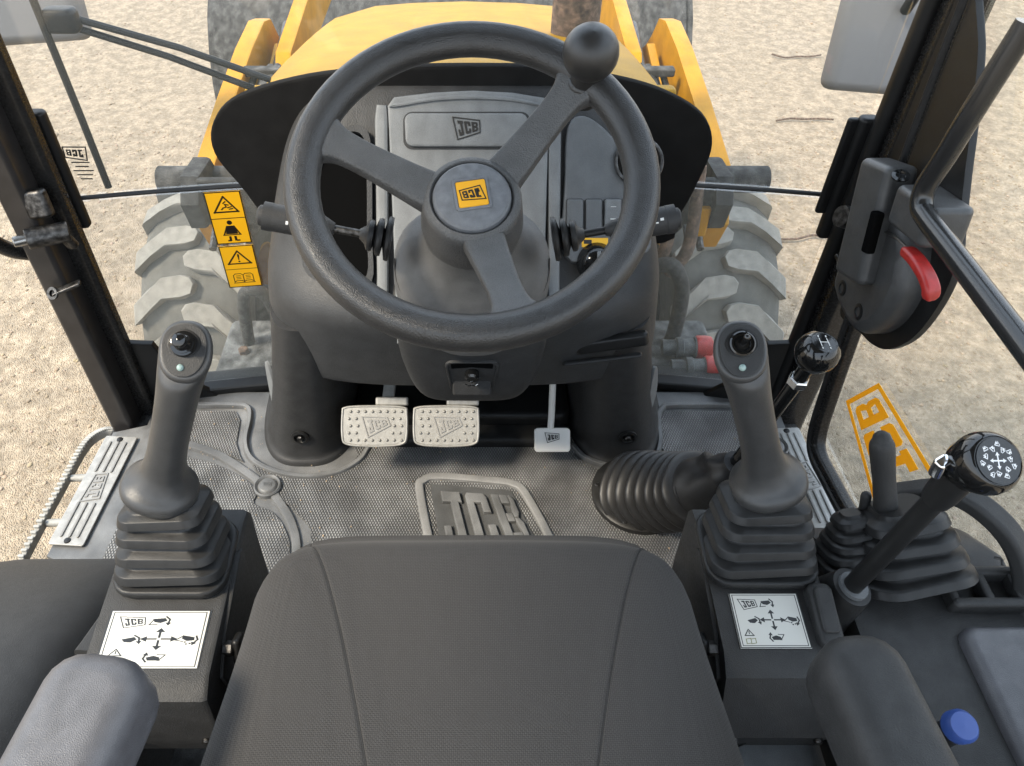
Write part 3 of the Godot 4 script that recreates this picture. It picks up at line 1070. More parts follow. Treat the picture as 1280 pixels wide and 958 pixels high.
func build_dash() -> void:
	var d := thing("dashboard", "charcoal moulded dashboard on two legs under the steering wheel", "dashboard", v(0, 0, 1.05))
	var rings := []
	for r in curve_rings([[.22, .350, .950], [.225, .356, .942], [.30, .348, .925], [.36, .340, .910], [.395, .334, .908], [.42, .328, .925], [.45, .321, .962], [.50, .309, 1.006], [.57, .285, 1.066], [.615, .258, 1.106], [.64, .230, 1.132], [.655, .205, 1.150], [.659, .18, 1.160]], 4):
		rings.append(d_plan(r[1], r[2], r[0], 3.6, -.0145))
	piece("body", loft(rings), M.body, d, 50)
	for s in [-1, 1]:
		var lr := []
		for r in curve_rings([[0, .318, .104, .940], [.008, .318, .100, .944], [.018, .317, .092, .952], [.06, .312, .086, .957], [.15, .300, .079, .957], [.24, .288, .074, .952], [.34, .276, .07, .95]], 3):
			lr.append(d_plan(r[2], r[3], r[0], 2.8, s * r[1] + (-.008 if s < 0 else -.03), 1.16))
		var lg := piece("leg", loft(lr), M.plastic, d, 50)
		# pale oval inset on the outer flank, bolt in its socket
		var ins := xf(prism(cm2([Vector2(-.014, -.05), Vector2(.008, -.048), Vector2(.018, -.02), Vector2(.012, .02), Vector2(-.002, .05), Vector2(-.016, .05), Vector2(-.02, 0)], 4), .006, .002), Transform3D(Basis.from_euler(Vector3(-.1, s * 1.0, s * -.16)), v(-.012 + s * .362 - (.010 if s > 0 else 0.0), .135, 1.022)))
		piece("inset", ins, M.panel, d)
		var bx := -.325 if s < 0 else .295
		piece("bolt_socket", xf(lathe([[.017, 0], [.017, .004], [.012, .006], [.010, .001], [0, .001]], 18), Transform3D(Basis.from_euler(Vector3(PI / 2, 0, 0)), v(bx, .07, .957))), M.black, d)
		piece("bolt", xf(lathe([[.006, 0], [.006, .006], [.004, .008]], 6), Transform3D(Basis.from_euler(Vector3(PI / 2, 0, 0)), v(bx, .07, .957))), M.dull_steel, d)
	# centre panel with its raised strips
	var cp := []
	for q in [[-.115, -.06], [.105, -.06], [.112, .10], [.116, .26], [.118, .300], [.110, .312], [.06, .320], [0, .323], [-.06, .320], [-.118, .313], [-.128, .300], [-.126, .26], [-.12, .1]]:
		cp.append(Vector2(q[0], q[1]))
	piece("centre_panel", on_dash(prism(PackedVector2Array(cp), .020, .004), 0, 0, -.012), M.panel, d)
	for s in [-1, 1]:
		var xs: float = -.137 if s < 0 else .126
		piece("panel_strip", on_dash(prism(PackedVector2Array([Vector2(-.009, -.03), Vector2(.008, -.03), Vector2(.010, .28), Vector2(.008, .302), Vector2(-.008, .303), Vector2(-.011, .28)]), .016, .005), xs, 0, -.010), M.panel, d)
	var brow := cm2([Vector2(-.118, .296), Vector2(-.06, .305), Vector2(0, .308), Vector2(.06, .305), Vector2(.108, .296), Vector2(.108, .300), Vector2(.06, .311), Vector2(0, .315), Vector2(-.06, .311), Vector2(-.118, .301)], 3)
	piece("brow", on_dash(prism(brow, .006, .002), 0, 0, .006), M.panel, d)
	# raised name plate
	var padp := []
	for p in rrect(.186, .050, .012, 6):
		padp.append(p + Vector2(p.y * -.05, 0))
	var groove := []
	for p in rrect(.192, .056, .014, 6):
		groove.append(p)
	piece("plate_groove", on_dash(prism(PackedVector2Array(groove), .001, 0), -.008, .262, .008), M.body, d)
	var np := piece("name_plate", on_dash(prism(PackedVector2Array(padp), .0065, .003), -.008, .262, .008), M.panel, d)
	piece("emblem", on_dash(emblem([Vector2(-.026, .019), Vector2(.016, .014), Vector2(.017, -.005), Vector2(-.018, -.016)], .0016, .0012, .8), -.004, .262, .0145), M.ink, np, 20)
	# storage opening on the left of the slope, its shade a flat black plate
	var rec := cm2([Vector2(-.258, .06), Vector2(-.262, .13), Vector2(-.250, .20), Vector2(-.222, .248), Vector2(-.19, .268), Vector2(-.158, .262), Vector2(-.152, .20), Vector2(-.152, .10), Vector2(-.153, .035), Vector2(-.19, .025), Vector2(-.235, .035)], 4)
	var inn := []
	for q in rec:
		inn.append(Vector2(-.207, .15) + (q - Vector2(-.207, .15)) * Vector2(.86, .92))
	var rr := []
	for lay in [[rec, -.03], [rec, .006], [rec, .010]]:
		var g := PackedVector3Array()
		for q in lay[0]:
			g.append(Vector3(q.x, q.y, lay[1]))
		rr.append(g)
	for lay in [.010, -.002]:
		var g := PackedVector3Array()
		for q in inn:
			g.append(Vector3(q.x, q.y, lay))
		rr.append(g)
	piece("recess_rim", on_dash(loft(rr, false, false)), M.body, d, 50)
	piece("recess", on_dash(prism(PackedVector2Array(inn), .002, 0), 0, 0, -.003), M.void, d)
	# instrument panel on the right of the slope
	var ip := cm2([Vector2(.142, .075), Vector2(.142, .20), Vector2(.146, .27), Vector2(.17, .285), Vector2(.205, .262), Vector2(.238, .22), Vector2(.262, .17), Vector2(.270, .12), Vector2(.268, .08), Vector2(.2, .07)], 4)
	piece("switch_panel", on_dash(prism(ip, .018, .004), 0, 0, -.010), M.panel_dark, d)
	for k in 4:
		var sx: float = .156 + k * .0285
		var sh: float = .010 if k < 2 else .014
		piece("switch_frame", on_dash(xf(rbox(.0272, .006, .050, .002, .004), Transform3D(Basis.from_euler(Vector3(PI / 2, 0, 0)), Vector3.ZERO)), sx, .135, .008), M.plastic, d)
		var sw := piece("switch", on_dash(xf(rbox(.0245, sh, .0465, .0025, .003), Transform3D(Basis.from_euler(Vector3(PI / 2 + (.10 if k == 2 else 0.0), 0, 0)), Vector3.ZERO)), sx, .135, .010), M.red if k == 3 else M.panel_dark if k < 2 else M.panel, d)
		if k == 2:
			piece("mark", on_dash(rbox(.009, .0016, .001, .0003), sx, .128, .0172), M.white, sw)
			piece("mark", on_dash(emblem([Vector2(-.004, .004), Vector2(.004, .004), Vector2(.004, -.003), Vector2(-.004, -.003)], .0008, .0006), sx, .149, .0176), M.white, sw, 20)
	piece("warning_label", on_dash(rbox(.040, .014, .0012, .0004), .187, .094, .0085), M.sticker, d)
	piece("label_mark", on_dash(rbox(.012, .006, .0006, .0002), .176, .095, .0094), M.ink, d)
	var dial := piece("dial", on_dash(xf(lathe([[.030, 0], [.030, .010], [.022, .020], [.019, .026], [.010, .030], [0, .031]], 28), Transform3D(Basis.from_euler(Vector3(PI / 2, 0, 0)), Vector3.ZERO)), .190, .064, .0), M.gloss, d)
	piece("pointer", on_dash(rbox(.006, .022, .006, .001), .190, .067, .030), M.panel, dial)
	var ga := piece("gauge", on_dash(xf(lathe([[.034, 0], [.034, .008], [0, .009]], 32), Transform3D(Basis.from_euler(Vector3(PI / 2, 0, 0)), Vector3.ZERO)), .252, .215, .004), M.gloss, d)
	var tor := []
	for i in 33:
		tor.append(Vector3(cos(TAU * i / 32), sin(TAU * i / 32), 0) * .035 + Vector3(0, 0, .009))
	tor.pop_back()
	piece("bezel", on_dash(sweep(tor, .0028, 8, false, PackedVector2Array(), Vector3.BACK, true), .252, .215, .004), M.dull_steel, ga)
	# opening in the right flank, its shade a solid dark block
	piece("tray_slot", xf(rbox(.12, .024, .02, .006), Transform3D(Basis.from_euler(Vector3(-.2, -.12, .26)), v(.228, .330, .934))), M.black, d)
	piece("tray_lip", xf(rbox(.13, .007, .012, .003), Transform3D(Basis.from_euler(Vector3(-.2, -.12, .24)), v(.215, .300, .925))), M.plastic, d)
	# dark footwell behind the pedals
	var fw := thing("footwell", "black footwell lining between the dashboard legs", "footwell", v(-.02, 0, 1.1))
	piece("back_wall", mv(rbox(.46, .5, .02, .004), v(-.02, .25, 1.155)), M.black, fw)
	piece("step", mv(rbox(.43, .07, .13, .014), v(-.02, .02, 1.09)), M.black, fw)
	piece("ledge", mv(rbox(.43, .03, .05, .01), v(-.02, .012, 1.01)), M.rubber, fw)
	piece("cable", sweep(cm([v(-.2, .30, 1.12), v(-.17, .20, 1.08), v(-.13, .18, 1.08), v(-.10, .24, 1.12)], 6), .007, 8), M.rubber, fw)

	# steering column
	var t := thing("steering_column", "grey steering column shroud below the steering wheel hub", "steering column", v(0, .22, .95))
	var o := Vector3(0, .75, -.73)
	var ay := Vector3(0, -.8988, -.4384)  # down the column
	var az := Vector3(0, -.4384, .8988)   # towards the driver
	var up := []
	for r in curve_rings([[.085, .052, .052, 2.0], [.12, .058, .056, 2.1], [.145, .078, .066, 2.3], [.175, .098, .080, 2.4], [.215, .102, .088, 2.4], [.255, .094, .090, 2.4], [.295, .080, .085, 2.5], [.33, .066, .072, 2.6]], 4):
		up.append(ring(o + ay * r[0] + az * .005, Vector3.RIGHT * r[1], az * r[2], sup(1, 1, r[3], 40)))
	var us := piece("upper_shroud", loft(up), M.column, t, 50)
	var seamp := []
	for i in 21:
		var a := lerpf(-.05, PI + .05, i / 20.0)
		seamp.append(o + ay * (.172 + .022 * sin(a)) + az * (.006 + .0812 * pow(maxf(sin(a), 0.0), 1.0 / 1.2)) + Vector3.RIGHT * .0982 * signf(cos(a)) * pow(absf(cos(a)), 1.0 / 1.2))
	piece("seam", sweep(seamp, .0011, 6), M.ink, us)
	var low := []
	for r in curve_rings([[.24, .085, .045, 3.2, .0], [.30, .106, .058, 5.0, .004], [.36, .110, .070, 5.5, .006], [.42, .103, .084, 5.5, .008], [.462, .094, .092, 5.0, .008], [.480, .086, .089, 4.5, .006], [.487, .070, .074, 4.0, .004]], 4):
		low.append(ring(o + ay * r[0] + az * r[4], Vector3.RIGHT * r[1], az * r[2], sup(1, 1, r[3], 48)))
	piece("lower_shroud", loft(low), M.plastic, t, 50)
	# key pocket, its inner shade a black plate
	var kn := (az - ay * .23).normalized()
	var kx := Transform3D(Basis(Vector3.RIGHT, kn.cross(Vector3.RIGHT), kn), o + ay * .395 + az * .0865)
	var kf := []
	for lay in [[.94, -.012], [.94, .000], [.92, .0012], [.86, .0012], [.84, -.006]]:
		var g := PackedVector3Array()
		for q in rrect(.078, .090, .012, 5):
			g.append(Vector3(q.x * lay[0] * (1.0 + .1 * q.y / .04), q.y * lay[0], lay[1]))
		kf.append(g)
	piece("recess_frame", xf(loft(kf, false, false), kx), M.plastic, t, 50)
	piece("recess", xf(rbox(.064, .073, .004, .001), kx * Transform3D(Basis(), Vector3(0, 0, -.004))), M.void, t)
	piece("recess_lip", xf(rbox(.060, .032, .008, .004), kx * Transform3D(Basis.from_euler(Vector3(-.5, 0, 0)), Vector3(0, -.024, .001))), M.plastic, t)
	piece("lock_barrel", xf(lathe([[.011, 0], [.011, .010], [.008, .013]], 18), kx * Transform3D(Basis.from_euler(Vector3(PI / 2, 0, 0)), Vector3(0, .010, -.002))), M.gloss, t)
	piece("key_ring", xf(sweep(cm([Vector3(-.010, 0, .012), Vector3(-.005, -.004, .013), Vector3(0, 0, .014), Vector3(.005, -.004, .013), Vector3(.010, 0, .012)], 5), .0012, 6), kx), M.chrome, t)

	# column stalks
	for s in [-1, 1]:
		var a := v(s * .100, .640, .775)
		var b := v(s * .252 - (.006 if s > 0 else 0.0), .672 if s < 0 else .668, .778)
		var sk := thing("column_stalk", "black wiper stalk on the left of the steering column" if s < 0 else "black lamp stalk with white symbols on the right of the steering column", "stalk", a, "column stalks")
		var ax := along(a, b)
		var L := a.distance_to(b)
		var bp := [[.0, -.004]]
		for k in 3:
			var rr2 := .0260 - k * .004
			bp += [[rr2, k * .011 - .003], [rr2 + .001, k * .011], [rr2, k * .011 + .003], [.011, k * .011 + .0065]]
		bp.append([.006, .035])
		piece("bellows", xf(lathe(bp, 28), ax), M.rubber, sk, 35)
		piece("rod", cyl(ax * Vector3(0, .03, 0), ax * Vector3(0, L * .5, 0), .0048), M.dull_steel if s < 0 else M.black, sk)
		var hp := [[.007, L * .42], [.0130, L * .50], [.0158, L * .56], [.0166, L * .62], [.0164, L * .88], [.0168, L * .885], [.0170, L * .955], [.0125, L * .96], [.0120, L * .985], [.009, L], [0, L]]
		if s > 0:
			hp = [[.0062, L * .40], [.0105, L * .46], [.0128, L * .55], [.0128, L * .66], [.0158, L * .67], [.0164, L * .70], [.0164, L * .88], [.0170, L * .885], [.0170, L * .955], [.0125, L * .96], [.0120, L * .985], [.009, L], [0, L]]
		var hd := piece("handle", xf(lathe(hp, 28), ax), M.plastic, sk, 35)
		for k in (3 if s < 0 else 8):
			var y: float = L * (.72 + .022 * k if s < 0 else [.50, .53, .565, .60, .635, .74, .80, .84][k])
			var toward := (Vector3(0, 1.17, 0) - ax * Vector3(0, y, 0))
			toward = (toward - ax.basis.y * toward.dot(ax.basis.y)).normalized()
			toward = toward.rotated(ax.basis.y, [.0, .25, -.2, .35, -.3, 0, .1, -.1][k])
			var rad: float = .0166 if s < 0 or k > 4 else .0129
			var c: Vector3 = ax * Vector3(0, y, 0) + toward * rad
			piece("symbol", xf(rbox(.0018 + .0012 * (k % 3), .0030 + .001 * (k % 2), .0006, .0002), Transform3D(Basis(ax.basis.y.cross(toward).normalized(), ax.basis.y, toward), c)), M.white, hd)

# ------------------------------------------------------------------ steering wheel (local: x across, y along the axis, -z up the wheel)

func build_wheel() -> void:
	var t := thing("steering_wheel", "charcoal three spoke steering wheel with a spinner knob", "steering wheel", v(0, .75, .73))
	t.rotation.x = deg_to_rad(26)
	var path := []
	for i in 72:
		path.append(Vector3(cos(TAU * i / 72), 0, sin(TAU * i / 72)) * .1805)
	# slightly flattened rim section with a moulded ridge
	var pr2 := PackedVector2Array()
	for i in 24:
		var a := TAU * i / 24
		var k := 1.0 + .05 * cos(3.0 * a) - (.05 if i % 12 == 6 else 0.0)
		pr2.append(Vector2(cos(a), sin(a)) * k)
	var rim := piece("rim", sweep(path, .0190, 24, false, pr2, Vector3.UP, true), M.rim, t, 60, true)
	for deg in [45.5, 163.0, 285.0]:
		var dir := Vector3(cos(deg_to_rad(deg)), 0, -sin(deg_to_rad(deg)))
		var side := Vector3(-dir.z, 0, dir.x)
		var rings := []
		for r in curve_rings([[.028, -.062, .029, .020], [.060, -.050, .0255, .015], [.095, -.034, .0225, .0125], [.125, -.020, .0205, .0115], [.148, -.009, .022, .0115], [.162, -.003, .029, .013], [.172, -.001, .038, .0145], [.180, 0, .046, .015]], 4):
			var c: Vector3 = dir * float(r[0]) + Vector3.UP * float(r[1])
			var o2 := PackedVector2Array()
			for q in sup(1, 1, 3.6, 28):
				o2.append(Vector2(q.x, q.y + (.25 * (1.0 - pow(absf(q.x), 3.0)) * -1.0 if q.y > .5 else 0.0)))
			# the flare follows the rim
			var R := PackedVector3Array()
			for q in o2:
				var along2: float = r[0] - (1.0 - cos(asin(clampf(q.x * float(r[2]) / .18, -1, 1)))) * .18 * smoothstep(.14, .18, r[0])
				R.append(dir * along2 + side * q.x * float(r[2]) * .9 + Vector3.UP * (float(r[1]) + q.y * float(r[3])))
			rings.append(R)
		piece("spoke", loft(rings), M.hub, t, 45, true)
	var hub := piece("hub", lathe([[.040, -.125], [.056, -.118], [.060, -.09], [.058, -.066], [.0565, -.052], [.0560, -.046], [.053, -.0415], [.0475, -.0395], [.0450, -.0425], [.0448, -.05]], 48), M.hub, t, 40, true)
	var cap := piece("cap", lathe([[.0442, -.055], [.0442, -.042], [.0430, -.0385], [.0405, -.0365], [.030, -.0355], [0, -.035]], 48), M.cap, t, 30, true)
	var face := Transform3D(Basis(Vector3(1, 0, 0), Vector3(0, 0, -1), Vector3(0, 1, 0)).rotated(Vector3.UP, deg_to_rad(9)), Vector3(.000, -.0355, -.001))
	var well := []
	for lay in [[1.18, -.004], [1.18, .0012], [1.12, .0020], [1.02, .0020], [1.0, .0004]]:
		var g := PackedVector3Array()
		for q in rrect(.034, .034, .003, 4):
			g.append(face * Vector3(q.x * lay[0], q.y * lay[0], lay[1]))
		well.append(g)
	piece("badge_frame", loft(well, false, false), M.cap, cap, 40, true)
	var bd := piece("badge", xf(prism(rrect(.033, .033, .002, 4), .0012, .0003), face), M.badge, cap, 30, true)
	# the wheel is turned, so its letters stand on their heads
	var turned := Transform3D(Basis.from_euler(Vector3(0, 0, PI)), Vector3(0, 0, .0012))
	piece("emblem", xf(emblem([Vector2(-.015, .0095), Vector2(.0125, .0075), Vector2(.0140, -.006), Vector2(-.0105, -.0095)], .0012, .0004, .7), face * turned), M.ink, cap, 20, true)
	# spinner knob
	var dir := Vector3(cos(deg_to_rad(44)), 0, -sin(deg_to_rad(44)))
	var foot := dir * .1740 - Vector3.UP * .008
	var kn := piece("spinner_knob", mv(lathe([[0.019, 0], [0.018, 0.008], [0.0165, 0.018], [0.016, 0.0265], [0.0163, 0.0283], [0.0213, 0.0324], [0.0253, 0.0374], [0.0281, 0.0431], [0.0297, 0.0493], [0.0299, 0.0557], [0.0288, 0.062], [0.0263, 0.0679], [0.0226, 0.0732], [0.0179, 0.0775], [0.0124, 0.0808], [0.0064, 0.0828], [0, 0.0835]], 40), foot), M.knob, t, 50, true)
	piece("clamp", mv(lathe([[.022, -.012], [.0225, .0], [.020, .012], [.016, .016]], 28), foot), M.rim, t, 50, true)

# ------------------------------------------------------------------ pedals

func build_pedals() -> void:
	# brake pedal pad, facing up and back
	var at := Transform3D(Basis.from_euler(Vector3(.72, 0, 0)) , v(-.177, .122, .937))
	var p := thing("brake_pedal", "worn metal brake pedal pad, the one nearer the left dashboard leg", "pedal", at.origin, "paired brake pedals")
	var rel := Transform3D(at.basis * Basis(Vector3.RIGHT, Vector3(0, 0, -1), Vector3.UP), Vector3.ZERO)
	var pad := cm2([Vector2(-.056, .034), Vector2(-.03, .037), Vector2(.03, .037), Vector2(.056, .034), Vector2(.060, .026), Vector2(.060, -.020), Vector2(.052, -.034), Vector2(.02, -.038), Vector2(-.02, -.038), Vector2(-.052, -.034), Vector2(-.060, -.020), Vector2(-.060, .026)], 4)
	piece("pad", xf(prism(pad, .012, .004), rel), M.pedal, p, 40, true)
	var lip := []
	for q in pad:
		lip.append(rel * Vector3(q.x * .965, q.y * .955, .0115))
	piece("edge", sweep(lip, .0022, 8, false, PackedVector2Array(), rel.basis.z, true), M.pedal, p, 60, true)
	piece("emblem", xf(emblem([Vector2(-.027, .018), Vector2(.020, .014), Vector2(.026, -.002), Vector2(.012, -.012), ].slice(0, 3) + [Vector2(-.017, -.022)], .002, .0016, .8), rel * Transform3D(Basis.from_euler(Vector3(0, 0, .05)), Vector3(.004, .001, .012))), M.relief, p, 20, true)  # same metal, its edge shade painted as a darker tone
	for j in 5:
		for i in 8:
			var x := -.046 + i * .0132 + (.0 if j % 2 else .003)
			var y := .026 - j * .013
			if absf(x - .002) < .030 and absf(y) < .021:
				continue
			piece("stud", xf(lathe([[.0032, 0], [.0024, .0018], [.0012, .0030], [0, .0032]], 8), rel * Transform3D(Basis.from_euler(Vector3(PI / 2, 0, 0)), Vector3(x, y, .0118))), M.pedal, p, 60, true)
	piece("arm", tri_box(rel * Vector3(.02, .02, -.004), rel * Vector3(.03, .16, -.05), .022, .012, .003), M.pedal, p, 40, true)
	piece("bracket", xf(rbox(.06, .016, .02, .003), rel * Transform3D(Basis(), Vector3(.03, .045, -.006))), M.pedal, p, 40, true)
	var p2 := p.duplicate()
	p2.name = numbered("brake_pedal")
	add_child(p2)
	p2.position = v(-.047, .122, .937)
	p2.set_meta("label", "worn metal brake pedal pad, the one under the steering column")
	# accelerator
	var a := thing("accelerator_pedal", "small bright metal accelerator pedal on a thin rod", "pedal", v(.152, .05, .955))
	var f := Transform3D(Basis.from_euler(Vector3(.7, 0, 0)) * Basis(Vector3.RIGHT, Vector3(0, 0, -1), Vector3.UP), v(.152, .062, .955))
	piece("pad", xf(prism(rrect(.068, .046, .007, 4), .008, .003), f), M.rod, a)
	piece("emblem", xf(emblem([Vector2(-.015, .010), Vector2(.013, .008), Vector2(.013, -.003), Vector2(-.010, -.010)], .0012, .0012, .8), f * Transform3D(Basis(), Vector3(0, .004, .008))), M.dull_steel, a, 20)
	piece("rod", sweep(cm([f * Vector3(-.003, .02, .002), v(.150, .11, .985), v(.148, .19, 1.0), v(.147, .25, 1.01)], 5), .0062, 10), M.rod, a)

# ------------------------------------------------------------------ floor mat

func flat_prism(pts: Array, y: float, depth: float, bevel: float) -> PackedVector3Array:
	# outline as (x, ahead) lying on height y
	var q := PackedVector2Array()
	for p in pts:
		q.append(Vector2(p[0], p[1]) if p is Array else p)
	return xf(prism(q, depth, bevel), Transform3D(Basis(Vector3(1, 0, 0), Vector3(0, 0, -1), Vector3(0, 1, 0)), Vector3(0, y, 0)))

func rib(pts: Array, w: float, h: float, closed := false) -> PackedVector3Array:
	var p := []
	for q in pts:
		p.append(v(q[0], .0045, q[1]))
	var o := PackedVector2Array([Vector2(-w, -.004), Vector2(-w * .8, h * .7), Vector2(-w * .5, h), Vector2(w * .5, h), Vector2(w * .8, h * .7), Vector2(w, -.004)])
	return sweep(cm(p, 6, closed) if p.size() > 2 else p, 1.0, 6, false, o, Vector3.UP, closed)

func build_floor() -> void:
	var t := thing("floor_mat", "grey moulded rubber floor mat with a gripped surface", "floor mat", v(0, -.012, .8))
	piece("base", flat_prism([[-.728, 1.03], [-.665, 1.05], [-.665, 1.145], [.64, 1.145], [.64, .45], [-.60, .45], [-.60, .60], [-.665, .70], [-.75, .74]], -.013, .013, .004), M.mat_plain, t)
	# gripped fields, standing a little proud of the plain rubber
	piece("centre_field", flat_prism(cm2([Vector2(-.215, 1.03), Vector2(.185, 1.03), Vector2(.20, .965), Vector2(.26, .925), Vector2(.32, .92), Vector2(.36, .90), Vector2(.40, .78), Vector2(.40, .5), Vector2(-.30, .5), Vector2(-.285, .76), Vector2(-.325, .83), Vector2(-.365, .868), Vector2(-.41, .92), Vector2(-.425, .945), Vector2(-.37, .925), Vector2(-.31, .913), Vector2(-.25, .93), Vector2(-.225, .965)], 3), 0, .004, .0015), M.mat_field, t)
	piece("left_field", flat_prism([[-.635, 1.085], [-.49, 1.085], [-.475, 1.06], [-.47, 1.0], [-.455, .965], [-.445, .95], [-.53, .99], [-.60, 1.012], [-.635, 1.02]], 0, .004, .0015), M.mat_field, t)
	piece("arc_field", flat_prism(cm2([Vector2(-.63, .965), Vector2(-.58, .965), Vector2(-.50, .945), Vector2(-.43, .905), Vector2(-.405, .875), Vector2(-.405, .85), Vector2(-.365, .83), Vector2(-.335, .79), Vector2(-.32, .74), Vector2(-.315, .6), Vector2(-.36, .6), Vector2(-.37, .70), Vector2(-.41, .78), Vector2(-.48, .85), Vector2(-.56, .89), Vector2(-.63, .905)], 3), 0, .004, .0015), M.mat_field, t)
	piece("door_field", flat_prism(cm2([Vector2(-.63, .865), Vector2(-.57, .85), Vector2(-.50, .81), Vector2(-.45, .76), Vector2(-.41, .70), Vector2(-.40, .60), Vector2(-.63, .62)], 3), 0, .004, .0015), M.mat_field, t)
	piece("right_field", flat_prism([[.40, 1.085], [.60, 1.085], [.61, 1.07], [.61, .80], [.42, .80], [.40, .93], [.385, .955], [.375, .99], [.378, 1.06]], 0, .004, .0015), M.mat_field, t)
	# moulded borders and arcs
	piece("border", rib([[-.645, 1.10], [-.50, 1.10], [-.466, 1.092], [-.456, 1.06], [-.452, 1.0], [-.43, .955], [-.38, .925], [-.32, .912], [-.26, .922], [-.22, .952], [-.205, .985]], .006, .0055), M.mat_plain, t)
	piece("border", rib([[.63, 1.10], [.43, 1.10], [.395, 1.09], [.382, 1.06], [.375, 1.0], [.355, .955], [.31, .935], [.26, .94], [.22, .96], [.20, .99]], .006, .0055), M.mat_plain, t)
	piece("arc_rib", rib([[-.64, 1.0], [-.58, .998], [-.50, .968], [-.43, .92], [-.40, .895]], .009, .0022), M.mat_plain, t)
	piece("arc_rib", rib([[-.372, .872], [-.33, .81], [-.308, .74], [-.30, .62]], .009, .0022), M.mat_plain, t)
	piece("arc_rib", rib([[-.64, .885], [-.56, .868], [-.48, .828], [-.42, .77], [-.388, .70], [-.378, .60]], .007, .0022), M.mat_plain, t)
	for k in 3:
		var c: Vector3 = [v(-.386, .006, .888), v(-.54, .006, .832), v(.60, .006, .985)][k]
		var bt := piece("button", mv(lathe([[.026, -.006], [.026, .003], [.0235, .0055], [.0205, .003], [.019, .001], [.0165, .0045], [.014, .006], [0, .0068]], 32), c), M.mat_plain, t)
		piece("mark", mv(xf(emblem([Vector2(-.008, .005), Vector2(.008, .004), Vector2(.008, -.004), Vector2(-.006, -.005)], .001, .0008), Transform3D(Basis(Vector3(1, 0, 0), Vector3(0, 0, -1), Vector3(0, 1, 0)), Vector3(0, .0066, 0))), c), M.mat_plain, bt, 20)
	# big moulded emblem
	var q := [Vector2(-.128, .915), Vector2(.105, .893), Vector2(.165, .775), Vector2(-.085, .705)]
	piece("emblem_frame", rib([[-.062, .911], [.04, .901], [.078, .893], [.100, .870], [.142, .76], [.130, .735], [.08, .722], [-.03, .70], [-.062, .715], [-.098, .875], [-.092, .902]], .009, .0065, true), M.mat_pale, t)
	var fieldp := flat_prism([[-.080, .894], [.074, .878], [.118, .755], [-.05, .722]], .004, .003, .001)
	piece("emblem_field", fieldp, M.mat_dark, t)
	var Lq := inset_quad([Vector2(-.082, .890), Vector2(.080, .873), Vector2(.120, .752), Vector2(-.050, .722)], .004)
	for pp in letter_polys(Lq):
		var a: Array = []
		for w in pp:
			a.append([w.x, w.y])
		piece("letter_stroke", flat_prism(a, .0065, .009, .0025), M.mat_plain, t, 30)
	# gear lever rising from its bellows
	var g := thing("gear_lever", "black gear lever with ribbed floor bellows and a round shift pattern knob", "gear lever", v(.316, 0, .87))
	piece("flange", mv(lathe([[.088, 0], [.088, .010], [.083, .014], [.070, .015]], 48), v(.312, .004, .868)), M.rubber, g)
	for k in 5:
		var a := TAU * (k + .35) / 5.0
		piece("flange_screw", cyl(v(.312 + .0785 * cos(a), .016, .868 + .0785 * sin(a)), v(.312 + .0785 * cos(a), .020, .868 + .0785 * sin(a)), .005, 6), M.dull_steel, g)
	var A := [v(.304, .006, .870), v(.322, .042, .848), v(.347, .082, .818), v(.370, .124, .790), v(.387, .170, .768), v(.397, .215, .750), v(.401, .262, .738)]
	var path := cm(A, 12)
	var rad := []
	for i in path.size():
		var f := float(i) / (path.size() - 1)
		if f < .60:
			var ph := fposmod(f / .085, 1.0)
			rad.append(lerpf(.080, .056, f / .60) + .010 * pow(sin(PI * ph), 1.4) - .003)
		else:
			rad.append(lerpf(.054, .020, pow((f - .60) / .40, .9)))
	var dense := cm(A, 40)
	var rd := []
	for i in dense.size():
		var f := float(i) / (dense.size() - 1)
		if f < .58:
			var ph := fposmod(f / .0725, 1.0)
			rd.append(lerpf(.072, .056, f / .58) + .016 * pow(sin(PI * ph), .75) - .007)
		else:
			var w := (f - .58) / .42
			rd.append(lerpf(.052, .0195, pow(w, .8)) + .0025 * sin(w * 11.0) * (1.0 - w))
	var cut := int(dense.size() * .60)
	piece("bellows", sweep(dense.slice(0, cut), rd.slice(0, cut), 36, false, crumpled()), M.bellows, g, 50)
	# soft sleeve, pulled into a slanting fold
	var srings := []
	for i in range(cut - 4, dense.size()):
		var w := float(i - cut + 4) / (dense.size() - cut + 3)
		var tdir: Vector3 = (dense[mini(i + 1, dense.size() - 1)] - dense[maxi(i - 1, 0)]).normalized()
		var sx := tdir.cross(Vector3.UP).normalized()
		var sy := sx.cross(tdir).normalized()
		var rad0 := lerpf(.052, .033, smoothstep(0.0, .7, w)) - .014 * smoothstep(.70, 1.0, w)
		var R := PackedVector3Array()
		for k in 40:
			var a := TAU * k / 40
			var q1 := wrapf(a - (2.6 - 2.4 * w), -PI, PI)
			var q2 := wrapf(a - (.4 + 1.2 * w), -PI, PI)
			var f2 := 1.0 + .20 * exp(-pow(q1 / .28, 2.0)) * sin(PI * w) - .14 * exp(-pow((q1 + .55) / .35, 2.0)) * sin(PI * w) - .10 * exp(-pow(q2 / .4, 2.0)) * sin(PI * clampf(w * 1.3, 0, 1))
			R.append(dense[i] + (sx * cos(a) + sy * sin(a)) * rad0 * f2)
		srings.append(R)
	piece("sleeve", loft(srings), M.bellows, g, 50)
	piece("shaft", sweep(cm([v(.399, .240, .744), v(.405, .30, .733), v(.42, .40, .722), v(.4275, .455, .716)], 6), .0095, 16), M.gloss, g)
	var n0 := v(.4275, .452, .716)
	var n1 := v(.436, .545, .705)
	piece("nut", xf(lathe([[.012, 0], [.0135, .002], [.0135, .012], [.012, .014]], 6), along(n0, n1)), M.chrome, g, 30)
	piece("neck", xf(lathe([[.010, .014], [.0095, .03], [.011, .04]], 20), along(n0, n1)), M.gloss, g)
